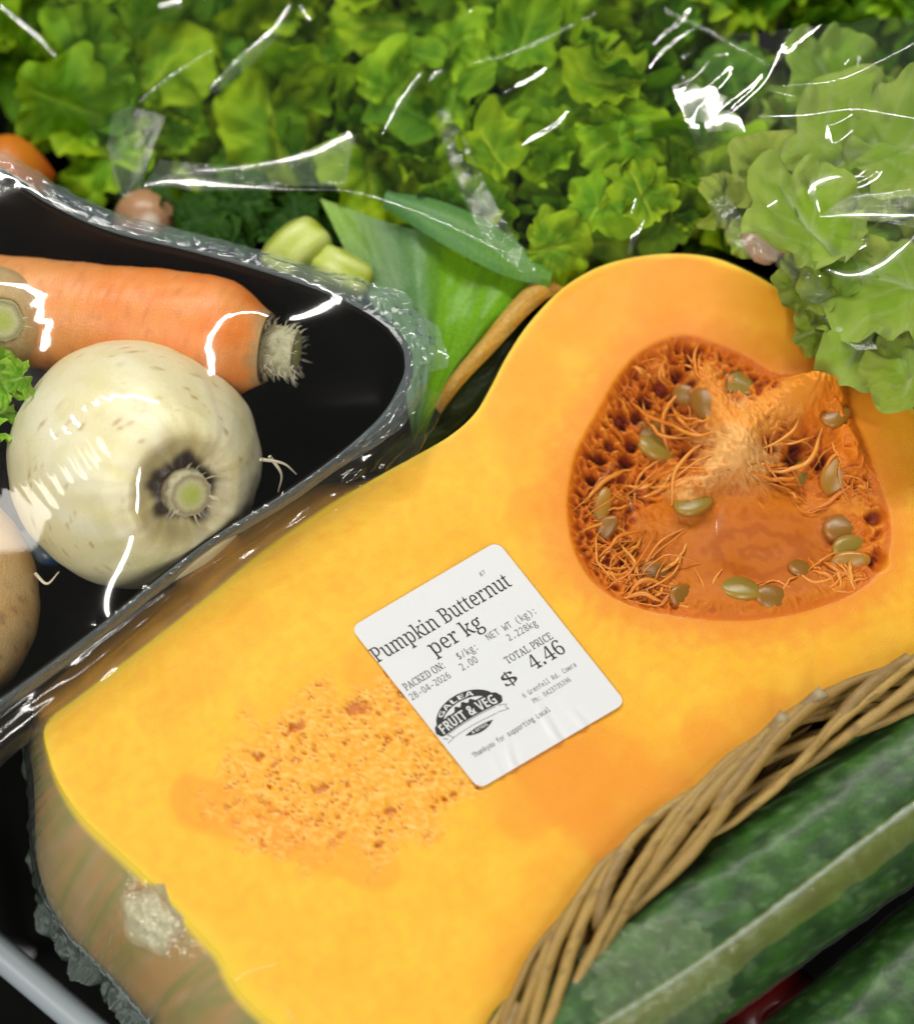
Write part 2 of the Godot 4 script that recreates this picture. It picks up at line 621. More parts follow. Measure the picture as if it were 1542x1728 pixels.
func inside_y(q: Vector2) -> float:
	return face_height(q) * 0.001

func seeds_and_strands(t: Node3D) -> void:
	# a flat oval seed with a raised rim, 13 x 8 mm
	var seed_mesh := Shape.new()
	for i in 9:
		var a := PI * i / 8.0
		for j in 20:
			var b := TAU * j / 20.0
			var r := sin(a)
			var taper := 1.0 - 0.25 * cos(b) * r
			var flat := 0.30 + 0.12 * ss(0.75, 1.0, r)
			seed_mesh.add(Vector3(cos(b) * r * 6.6, cos(a) * 6.6 * flat, sin(b) * r * 4.2 * taper) * 0.001, mixc(Color(0.46, 0.32, 0.055), Color(0.66, 0.36, 0.06), ss(0.7, 1.0, r)))
	seed_mesh.skin(0, 9, 20, true, true)
	var sm := seed_mesh.mesh()
	var tones := [solid("seed olive", 0.3, 0.03, 8.0, Color(0.86, 0.86, 0.72), 0.75, 0.05), solid("seed tan", 0.28, 0.03, 8.0, Color(1.0, 0.88, 0.7), 0.75, 0.05), solid("seed brown", 0.3, 0.03, 8.0, Color(0.88, 0.74, 0.6), 0.7, 0.05)]
	for b in [[1240, 645, 35, 1.25, -4, 0], [1188, 690, 60, 1.1, -6, 2], [1160, 668, 20, 0.9, -8, 2], [1115, 745, 15, 1.35, -7, 0], [1100, 720, -10, 1.0, -9, 2], [1168, 855, -18, 1.1, -8, 0], [1008, 850, -62, 1.2, -5, 1],
		[1020, 890, -40, 0.9, -7, 2], [1412, 800, -72, 1.3, -6, 1], [1355, 800, -80, 1.0, -9, 0], [1430, 890, -5, 1.3, -5, 2], [1440, 925, -12, 1.2, -4, 0], [1430, 955, -20, 1.1, -7, 1], [1245, 1000, 20, 1.2, -6, 0],
		[1110, 975, 30, 1.1, -9, 2], [1080, 1000, 50, 0.8, -7, 0], [1350, 965, -25, 0.9, -9, 2], [1300, 1015, 5, 1.0, -6, 2], [1150, 1010, -10, 0.9, -7, 2], [1400, 720, -30, 0.9, -8, 2]]:
		var q := mm(b[0], b[1], b[4] * 0.001)
		var y := inside_y(q) - 0.0012
		var at := Transform3D(Basis.from_euler(Vector3(rng.randf_range(-0.5, 0.5), deg_to_rad(-b[2]), rng.randf_range(-0.5, 0.5))).scaled_local(Vector3.ONE * b[3]), Vector3(q.x * 0.001, y, q.y * 0.001))
		part("seed", sm, tones[b[5]], t, at)
	var fm := solid("pulp strand", 0.24, 0.06, 8.0, Color.WHITE, 0.8, 0.05)
	# strands: mostly thick at the lower left and along the bottom of the hollow
	var spots := [[1010, 935, 1130, 985, 24, 46], [1060, 985, 1110, 1030, 18, 34], [1000, 900, 1060, 1000, 22, 50], [1080, 1000, 1330, 1035, 34, 26], [1370, 1000, 1450, 950, 24, 30], [1010, 800, 1050, 900, 10, 40],
		[1100, 690, 1220, 720, 14, 44], [1080, 800, 1190, 810, 18, 40], [1300, 690, 1340, 800, 14, 40], [1290, 700, 1390, 740, 9, 40], [1400, 740, 1470, 860, 22, 34], [1060, 640, 1190, 620, 12, 26], [1330, 640, 1440, 640, 8, 24], [1300, 760, 1400, 850, 8, 34]]
	for b in spots:
		for k in b[4]:
			var a := Vector2(lerpf(b[0], b[2], rng.randf()), lerpf(b[1], b[3], rng.randf()))
			var w := (a - Vector2(1245, 780)).angle() + rng.randfn(0.0, 0.45)
			if rng.randf() < 0.35:
				w = rng.randf() * TAU
			var l: float = b[5] * rng.randf_range(0.7, 2.1)
			var p := PackedVector3Array()
			var bend := rng.randf_range(-0.5, 0.5)
			var ends := []
			for e in [-0.5, 0.5]:
				var g: Vector2 = a + Vector2(cos(w), sin(w)) * l * e * 1.5
				var q := mm(g.x, g.y, -0.008)
				ends.append(Vector3(q.x * 0.001, minf(inside_y(q), -0.0012), q.y * 0.001))
			if hollow(Vector2(ends[0].x, ends[0].z) * 1000.0) < 0.8 or hollow(Vector2(ends[1].x, ends[1].z) * 1000.0) < 0.8:
				continue
			var bow := rng.randf_range(-0.001, 0.0035)
			var sidew := Vector3(-sin(w), 0, cos(w))
			for i in 8:
				var u := i / 7.0
				var g: Vector3 = ends[0].lerp(ends[1], u) + sidew * (l * 0.0002 * bend * sin(PI * u) + 0.0009 * soft.get_noise_2d(u * 3.0 + k * 7.0, a.x * 0.1))
				g.y += bow * sin(PI * u) + 0.0009 * soft.get_noise_2d(u * 3.0 + k * 3.0, a.y * 0.1 + 50.0)
				g.y = clampf(maxf(g.y, inside_y(Vector2(g.x, g.z) * 1000.0) + 0.0002 * sin(PI * u)), -0.024, -0.0002)
				p.append(g)
			var s := Shape.new()
			var rad := 0.00026 + 0.00075 * pow(rng.randf(), 2.2)
			var c0 := mixc(Color(0.82, 0.24, 0.015), Color(0.92, 0.38, 0.055), rng.randf())
			tube(s, curve(p, 4), func(u: float, _w: float) -> float: return rad * (0.35 + 0.65 * sin(PI * clampf(u, 0.04, 0.96))), 5, func(_u: float, _w: float) -> Color: return c0)
			part("pulp_strand", s.mesh(), fm, t)

func build_stem(t: Node3D) -> void:
	# cut stem nub that sticks out of the neck end
	var base := pt(302, 1519, -0.018)
	var tip := pt(252, 1555, -0.006)
	var axis := (tip - base).normalized()
	var side := axis.cross(Vector3.UP).normalized()
	var lift := side.cross(axis)
	var s := Shape.new()
	var rows := 9
	for i in rows:
		var u := i / float(rows - 1)
		for j in 40:
			var w := TAU * j / 40
			var lobes := 1.0 + 0.10 * cos(5.0 * w + 0.6) + 0.06 * soft.get_noise_2d(cos(w) * 3.0, sin(w) * 3.0 + u * 2.0)
			var r := lerpf(0.0180, 0.0122, ss(0.0, 0.55, u)) * lobes
			if i == rows - 1:
				r *= 0.93
			var p := base + axis * ((u - 0.35) * 0.024) + (side * cos(w) + lift * sin(w)) * r
			s.add(p, mixc(Color(0.40, 0.30, 0.13), Color(0.55, 0.50, 0.26), u + 0.4 * soft.get_noise_2d(w * 3.0, u * 4.0)))
	s.skin(0, rows, 40, true, true)
	part("stem", s.mesh(), solid("stem", 0.6, 0.25, 14.0, Color.WHITE, 0.7), t)
	var c := Shape.new()
	for i in 8:
		var u := i / 7.0
		for j in 40:
			var w := TAU * j / 40
			var lobes := 1.0 + 0.10 * cos(5.0 * w + 0.6)
			var h := soft.get_noise_2d(cos(w) * u * 2.5, sin(w) * u * 2.5) * 0.0016
			c.add(base + axis * (0.0160 + h * (1.0 - u * u) + 0.0012 * (1.0 - u)) + (side * cos(w) + lift * sin(w)) * (0.0117 * u * lobes),
				mixc(Color(0.72, 0.66, 0.40), Color(0.50, 0.32, 0.12), ss(0.6, 1.0, u) * 0.8 + 0.3 * soft.get_noise_2d(w * 2.0 + 9.0, u * 5.0)))
	c.skin(0, 8, 40, true, true)
	var o := part("stem_cut", c.mesh(), solid("stem cut", 0.4, 0.25, 9.0, Color.WHITE, 0.8), t)
	o.set_meta("label", "pale corky cut end of the stem")

# ---------------------------------------------------------------- price label

const LABEL_O := Vector2(591, 1059)
const LABEL_U := Vector2(248, -146)
const LABEL_V := Vector2(217, 273)

# the point of the label under plan pixel q, lifted above the paper
func on_label(q: Vector2, lift := 0.0) -> Vector3:
	var d := q - LABEL_O
	var det := LABEL_U.cross(LABEL_V)
	var u := d.cross(LABEL_V) / det
	var v := LABEL_U.cross(d) / det
	var h := 0.95 + 0.2 * soft.get_noise_2d(u * 1.6, v * 1.6)
	# creases that run in from the lower edge, and one faint pucker at the top
	for c in [[0.60, 0.66, 0.55, 0.020, 1.0], [0.34, 0.78, 0.25, 0.016, 0.8], [0.70, 0.72, 0.72, 0.022, 0.7], [0.22, 0.78, 0.16, 0.014, 0.45]]:
		var along := ss(c[1], 1.0, v)
		var x: float = u - lerpf(c[0], c[2], along)
		h += c[4] * along * (exp(-pow(x / c[3], 2)) - 0.5 * exp(-pow((x - c[3] * 1.8) / c[3], 2)))
	h += 0.30 * ss(0.14, 0.0, v) * exp(-pow((u - 0.44) / 0.03, 2))
	return pt(q.x, q.y, (h + lift) * 0.001)

func ink_line(parent: Node3D, text: String, a: Vector2, b: Vector2, tall: float, font: Font, mat: Material, way = null, lift := 0.10) -> void:
	var tm := TextMesh.new()
	tm.text = text
	tm.font = font
	tm.font_size = 64
	tm.pixel_size = 0.01
	tm.depth = 0.1
	tm.curve_step = 2.0
	tm.horizontal_alignment = HORIZONTAL_ALIGNMENT_LEFT
	tm.vertical_alignment = VERTICAL_ALIGNMENT_BOTTOM
	var ar := tm.surface_get_arrays(0)
	var v: PackedVector3Array = ar[Mesh.ARRAY_VERTEX]
	var nn: PackedVector3Array = ar[Mesh.ARRAY_NORMAL]
	var f: PackedInt32Array = ar[Mesh.ARRAY_INDEX]
	var lo := Vector2(1e9, 1e9)
	var hi := Vector2(-1e9, -1e9)
	for p in v:
		lo = lo.min(Vector2(p.x, p.y))
		hi = hi.max(Vector2(p.x, p.y))
	var base := 0.0
	var tm2 := font.get_ascent(64) * 0.01
	var cap := 0.457   # cap height of the lettering at this size
	base = lo.y
	if text.contains("p") or text.contains("g") or text.contains("y") or text.contains("(") or text.contains("$") or text.contains("/"):
		base = lo.y + 0.14
	var s := Shape.new()
	var up := -LABEL_V.normalized()
	for p in v:
		var fx := (p.x - lo.x) / (hi.x - lo.x)
		var fy := (p.y - base) / cap * tall
		var q := a.lerp(b, fx) + up * fy
		if way != null:
			q = way.call(fx, fy)
		s.add(on_label(q, lift), Color(1, 1, 1))
	for k in range(0, f.size(), 3):
		if nn[f[k]].z > 0.5:
			s.tri(f[k], f[k + 1], f[k + 2])
	part("lettering", s.mesh(), mat, parent)

func build_label(t: Node3D) -> void:
	var s := Shape.new()
	var nu := 70
	var nv := 84
	var rad := 0.055
	var asp := 347.0 / 287.0
	for j in nv + 1:
		for i in nu + 1:
			var e := Vector2(float(i) / nu, float(j) / nv * asp)
			var c := Vector2(clampf(e.x, rad, 1.0 - rad), clampf(e.y, rad, asp - rad))
			if e.distance_to(c) > rad:
				e = c + (e - c).normalized() * rad
			s.add(on_label(LABEL_O + LABEL_U * e.x + LABEL_V * (e.y / asp)), Color(0.66, 0.675, 0.70))
	s.skin(0, nv + 1, nu + 1, false, false)
	var o := part("price_label", s.mesh(), solid("label paper", 0.38, 0.01, 20.0), t)
	o.set_meta("label", "white printed price label")
	var serif := SystemFont.new()
	serif.font_names = PackedStringArray(["Droid Serif"])
	var mono := SystemFont.new()
	mono.font_names = PackedStringArray(["Droid Sans Mono"])
	var sans := SystemFont.new()
	sans.font_names = PackedStringArray(["Droid Sans"])
	sans.font_weight = 700
	var ink := solid("ink", 0.5, 0.0, 30.0, Color(0.012, 0.012, 0.012).linear_to_srgb())
	var grey := solid("faint ink", 0.5, 0.0, 30.0, Color(0.10, 0.10, 0.11).linear_to_srgb())
	var paper := solid("paper print", 0.5, 0.0, 30.0, Color(0.62, 0.63, 0.65).linear_to_srgb())
	for b in [["Pumpkin Butternut", 638, 1119, 865, 988, 27, serif, ink], ["per kg", 733, 1107, 819, 1058, 27, serif, ink], ["$/kg:", 776, 1114, 807, 1096, 13, mono, grey], ["2.00", 781, 1132, 808, 1117, 13, mono, grey],
		["NET WT (kg):", 825, 1081, 905, 1035, 12, mono, grey], ["2.228kg", 860, 1082, 908, 1055, 12, mono, grey], ["PACKED ON:", 686, 1166, 752, 1127, 13, serif, ink], ["28-04-2026", 696, 1182, 762, 1143, 12, mono, grey],
		["TOTAL PRICE", 857, 1121, 934, 1077, 13, serif, ink], ["$", 853, 1157, 873, 1145, 24, serif, ink], ["4.46", 901, 1132, 956, 1100, 27, serif, ink], ["6 Grenfell Rd. Cowra", 885, 1178, 973, 1124, 8.5, mono, grey],
		["Ph: 0423735396", 902, 1187, 964, 1149, 8.5, mono, grey], ["Thankyou for supporting Local", 801, 1279, 929, 1200, 9, mono, ink], ["87", 812, 973, 820, 967, 7, mono, grey]]:
		ink_line(o, b[0], Vector2(b[1], b[2]), Vector2(b[3], b[4]), b[5], b[6], b[7])
	# emblem: half ring, banner, fruit bowl silhouette, ribbon
	var ex := LABEL_U.normalized()
	var ey := -LABEL_V.normalized()
	var mid := Vector2(791, 1206)
	var where := func(a: float, b: float) -> Vector2: return mid + ex * a + ey * (b + 5.0 * (1.0 - pow(a / 62.0, 2)))
	var black := Shape.new()
	var strip := func(sh: Shape, n: int, edge: Callable, lift: float) -> void:
		var first := sh.v.size()
		for i in n + 1:
			for j in 5:
				var g: Vector2 = edge.call(i / float(n), j / 4.0)
				sh.add(on_label(g, lift), Color.WHITE)
		sh.skin(first, n + 1, 5, false, false)
	strip.call(black, 40, func(u: float, v: float) -> Vector2:
		var w := PI * (1.0 - u)
		return mid + ex * cos(w) * lerpf(45.0, 56.0, v) + ey * (sin(w) * lerpf(25.0, 38.0, v) + 2.0), 0.08)
	strip.call(black, 30, func(u: float, v: float) -> Vector2:
		var a := lerpf(-64.0, 64.0, u)
		var cap := sqrt(maxf(0.0, 1.0 - pow(maxf(absf(a) - 53.0, 0.0) / 11.0, 2)))
		return where.call(a, lerpf(-11.5, 11.5, v) * cap), 0.09)
	strip.call(black, 24, func(u: float, v: float) -> Vector2:
		var a := lerpf(-27.0, 27.0, u)
		return mid + ex * a + ey * (-28.0 - 0.004 * a * a + 3.0 - 11.0 * v * (1.0 - pow(a / 27.0, 2))), 0.08)
	strip.call(black, 30, func(u: float, v: float) -> Vector2:   # heaped produce above the banner
		var a := lerpf(-36.0, 34.0, u)
		var top := 9.0 * ss(-22.0, -8.0, a) * (1.0 - ss(12.0, 34.0, a)) * (0.75 + 0.35 * sin(a * 0.42)) + 3.0 * exp(-pow((a + 29.0) / 4.0, 2))
		return where.call(a, 10.0 + top * v), 0.085)
	part("emblem", black.mesh(), ink, o)
	var line := Shape.new()
	for e in [[-50.0, -13.0, 44.0, -13.5], [-44.0, -23.0, 40.0, -25.0], [-50.0, -13.0, -44.0, -23.0], [-44.0, -23.0, -58.0, -25.0], [-58.0, -25.0, -54.0, -19.0], [-54.0, -19.0, -60.0, -13.0], [48.0, -13.0, 62.0, -17.0], [62.0, -17.0, 57.0, -20.0], [57.0, -20.0, 60.0, -26.0], [60.0, -26.0, 42.0, -24.0]]:
		strip.call(line, 10, func(u: float, v: float) -> Vector2: return where.call(lerpf(e[0], e[2], u) + (v - 0.5) * 0.8 * (1.0 if absf(e[0] - e[2]) < 7.0 else 0.0), lerpf(e[1], e[3], u) + (v - 0.5) * 0.9), 0.08)
	part("emblem_ribbon", line.mesh(), grey, o)
	ink_line(o, "FRUIT & VEG", Vector2.ZERO, Vector2.ZERO, 17.5, sans, paper, func(x: float, y: float) -> Vector2: return where.call(lerpf(-54.0, 52.0, x), y - 9.0), 0.17)
	ink_line(o, "GALEA", Vector2.ZERO, Vector2.ZERO, 8.0, sans, paper, func(x: float, y: float) -> Vector2:
		var w := lerpf(PI * 0.80, PI * 0.30, x)
		return mid + ex * cos(w) * (46.5 + y) + ey * (sin(w) * (27.5 + y) + 2.0), 0.17)
	ink_line(o, "& EXTRAS", Vector2.ZERO, Vector2.ZERO, 5.0, sans, paper, func(x: float, y: float) -> Vector2: return mid + ex * lerpf(-15.0, 15.0, x) + ey * (y - 32.0), 0.17)

# ---------------------------------------------------------------- clear film

# a pleat of film: a ribbon along the points, its face turned to where lamplight glances off towards the front
func pleat(parent: Node3D, a: Array, wide_mm: Array, lamp: Vector3, mat: Material, curl := 0.5, called := "film_fold", rise := 0.5) -> void:
	var p := resample(curve(pts3(a), 8), 0.0012)
	var n := p.size()
	if n < 3:
		return
	var s := Shape.new()
	var cols := 9
	var y := 0.0
	var shift := PackedFloat32Array()
	for i in n:
		var h := ((eye - p[i]).normalized() + (lamp - p[i]).normalized()).normalized()
		var d := p[mini(i + 1, n - 1)] - p[maxi(i - 1, 0)]
		shift.append(y)
		y += clampf(-(h.x * d.x + h.z * d.z) / h.y - d.y, -0.001, 0.001) * 0.5 * rise
	var mean := y * 0.5
	var q := PackedVector3Array()
	for i in n:
		q.append(p[i] + Vector3(0, shift[i] - mean, 0))
	for i in n:
		var u := float(i) / (n - 1)
		var t := (q[mini(i + 1, n - 1)] - q[maxi(i - 1, 0)]).normalized()
		var h := ((eye - q[i]).normalized() + (lamp - q[i]).normalized()).normalized()
		h = (h - t * h.dot(t)).normalized()
		var b := t.cross(h)
		var k := u * (wide_mm.size() - 1)
		var w := lerpf(wide_mm[int(k)], wide_mm[mini(int(k) + 1, wide_mm.size() - 1)], k - int(k)) * 0.001
		w *= 1.0 + 0.25 * soft.get_noise_2d(i * 0.2, a[0])
		for j in cols:
			var x := j / float(cols - 1) * 2.0 - 1.0
			var dent := soft.get_noise_3d(q[i].x * 140.0, q[i].z * 140.0, x * 1.2) * 0.000012
			s.add(q[i] + b * (x * w * 0.5) - h * (x * x * w * 0.25 * curl * clampf(0.0016 / w, 0.03, 1.0) - dent), Color.WHITE)
	s.skin(0, n, cols, false, false)
	part(called, s.mesh(), mat, parent)

func build_wrap(t: Node3D, outline: PackedVector3Array, out: PackedVector3Array, swell: PackedFloat32Array) -> void:
	var clear := film("clear wrap", 0.002, 0.06, 0.04, 40.0)
	var s := Shape.new()
	sheet(s, face_plan, 2.0, func(q: Vector2) -> Vector3:
		var c := hollow(q)
		var y := 2.4 + 0.25 * soft.get_noise_2d(q.x * 0.012, q.y * 0.04) - 1.2 * ss(0.0, 25.0, c)
		return Vector3(q.x, y, q.y) * 0.001, func(_q: Vector2) -> Color: return Color.WHITE)
	var o := part("cling_film", s.mesh(), clear, t)
	var glint := film("film glint", 0.02, 0.08)
	for b in [[[1222, 850, 2, 1208, 910, 2], [1.0, 3.0, 0.6]], [[1000, 825, 2, 1040, 780, 2], [0.6, 2.5, 0.8]], [[1060, 840, 2, 1078, 890, 2], [0.5, 1.6, 0.5]], [[1185, 920, 2, 1215, 885, 2], [0.4, 1.0, 0.4]],
		[[395, 1655, 2, 420, 1640, 2, 470, 1625, 2], [1.0, 1.2, 0.5]], [[395, 1690, 1, 430, 1700, 2], [1.0, 2.2, 1.0]], [[440, 1665, 2, 480, 1672, 2], [0.5, 1.2, 0.4]], [[480, 1700, 2, 500, 1728, 2], [0.6, 2.2, 1.2]],
		[[300, 1560, 0, 330, 1575, 0], [0.7, 1.2, 0.5]]]:
		pleat(o, b[0], b[1], LAMP_FRONT, glint, 0.8)
	# the film pulled down over the neck end, streaked lengthwise and bunched at its hem
	var n := outline.size()
	var use := []
	for i in n:
		if swell[i] > 0.0105:
			use.append(i)
	# start the run where it is broken
	var cut := 0
	for k in use.size():
		if use[k] - use[k - 1] != 1 and not (use[k] == 0 and use[k - 1] == n - 1):
			cut = k
	use = use.slice(cut) + use.slice(0, cut)
	var knob := pt(272, 1540, 0.0010)
	var e := Shape.new()
	var rows := 40
	var sub := 5
	var m := (use.size() - 1) * sub
	for k in m:
		var f := k / float(sub)
		var i0: int = use[int(f)]
		var i1: int = use[mini(int(f) + 1, use.size() - 1)]
		var p0 := outline[i0].lerp(outline[i1], f - int(f))
		var o0 := out[i0].lerp(out[i1], f - int(f)).normalized()
		var b := lerpf(swell[i0], swell[i1], f - int(f))
		for j in rows:
			var v := j / float(rows - 1)
			var dist := v * 1.16
			var pr := 0
			while pr < 7 and profile[pr + 1][0] < dist:
				pr += 1
			var y: float = lerpf(profile[pr][1], profile[mini(pr + 1, 7)][1], clampf((dist - profile[pr][0]) / maxf(profile[mini(pr + 1, 7)][0] - profile[pr][0], 0.01), 0.0, 1.0)) if dist < 1.0 else -0.047 - (dist - 1.0) * 0.09
			var hem := ss(0.80, 1.0, v)
			var streak := soft.get_noise_2d(f * 1.1, v * 0.7) * 0.0008 * ss(0.0, 0.3, v) + fine.get_noise_2d(f * 2.0, v * 0.5) * 0.00055
			var bunch := soft.get_noise_2d(f * 0.13 + 60.0, v * 3.0) * 0.0065 * hem + soft.get_noise_2d(f * 0.33 + 20.0, v * 7.0) * 0.0022 * hem
			var gap := 0.0022
			var g := p0 + o0 * (b * dist + gap * v + bunch * 0.8) + Vector3(0, y + streak + bunch + gap, 0)
			var near := exp(-pow(Vector2(g.x - knob.x, g.z - knob.z).length() / 0.0175, 4))
			g.y = lerpf(g.y, maxf(g.y, knob.y + 0.0018 * soft.get_noise_2d(f * 0.5, v * 8.0)), near)
			e.add(g, Color.WHITE)
	e.skin(0, m, rows, false, true)
	var hm := Shape.new()
	for k in m:
		for j in range(30, rows):
			hm.add(e.v[k * rows + j] + Vector3(0, 0.0006, 0) + Vector3(0, 0.0010, 0) * fine.get_noise_2d(k * 0.10, j * 0.5))
	hm.skin(0, m, rows - 30, false, true)
	part("film_hem", hm.mesh(), film("bunched hem", 0.07, 0.08, 0.0, 12.0, Color(0.80, 0.92, 0.84)), o)
	var q := part("film_end", e.mesh(), film("streaked wrap", 0.07, 0.14, 0.12, 20.0, Color(0.80, 0.86, 0.82)), t)
	q.set_meta("label", "streaky film drawn over the neck end and its stem")

# ---------------------------------------------------------------- tray of soup vegetables

# a body turned round an axis: rings(u) -> [distance along axis, radius], colours by col(u, w, p)
func turned(s: Shape, base: Vector3, axis: Vector3, rows: int, sides: int, ring: Callable, col: Callable) -> void:
	var side := axis.cross(Vector3.UP if absf(axis.y) < 0.95 else Vector3.RIGHT).normalized()
	var lift := side.cross(axis)
	var first := s.v.size()
	for i in rows:
		var u := i / float(rows - 1)
		for j in sides:
			var w := TAU * j / sides
			var g: Vector2 = ring.call(u, w)
			s.add(base + axis * g.x + (side * cos(w) + lift * sin(w)) * g.y, col.call(u, w))
	s.skin(first, rows, sides, true, true)

var tray_plan: Plan
const RIM := 0.013

func root_crown(t: Node3D, at: Vector3, axis: Vector3, r: float, long: float, col: Color, hairs: int) -> void:
	var s := Shape.new()
	turned(s, at, axis, 26, 30, func(u: float, w: float) -> Vector2:
		var n := 1.0 + 0.12 * soft.get_noise_2d(cos(w) * 2.5 + at.x * 100.0, sin(w) * 2.5 + u)
		if u > 0.8:
			return Vector2(long * (1.0 + (u - 0.8) * 0.4), r * 0.9 * n * (1.0 - ss(0.8, 1.0, u) * 0.999))
		return Vector2(long * (u / 0.8), r * n * (1.0 - 0.1 * u)), func(u: float, w: float) -> Color:
		var c := mixc(Color(0.30, 0.24, 0.12), col, ss(0.15, 0.6, u + 0.3 * soft.get_noise_2d(w * 2.0, u * 3.0)))
		var flat := ss(0.80, 1.0, u)
		c = mixc(c, Color(0.34, 0.26, 0.14), ss(0.80, 0.83, u) * (1.0 - ss(0.85, 0.88, u)) * 0.8)
		c = mixc(c, Color(0.72, 0.70, 0.36), ss(0.85, 0.87, u) * 0.8)
		c = mixc(c, Color(0.36, 0.34, 0.14), exp(-pow((u - 0.895) / 0.010, 2)) * 0.6)
		return mixc(c, Color(0.50, 0.60, 0.07), ss(0.89, 0.93, u) * 0.85))
	part("stalk_stub", s.mesh(), solid("stub", 0.5, 0.3, 8.0, Color.WHITE, 0.7), t)
	if hairs:
		var h := Shape.new()
		var side := axis.cross(Vector3.UP).normalized()
		var lift := side.cross(axis)
		for k in hairs:
			var w := rng.randf() * TAU
			var o := side * cos(w) + lift * sin(w)
			var p := at + axis * long * rng.randf_range(0.1, 1.1) + o * r * rng.randf_range(0.7, 1.0)
			var d := (o + axis * rng.randf_range(-0.2, 0.8)).normalized()
			var l := rng.randf_range(0.0015, 0.0045)
			tube(h, PackedVector3Array([p, p + d * l * 0.6 + Vector3(0, 0.0003, 0), p + d * l + axis * l * 0.3]), func(u: float, _w: float) -> float: return 0.00022 * (1.1 - u), 4, func(_u: float, _w: float) -> Color: return Color(0.62, 0.58, 0.42))
		var f := part("frayed_fibres", h.mesh(), solid("fibre", 0.7), t)
		f.set_meta("kind", "stuff")

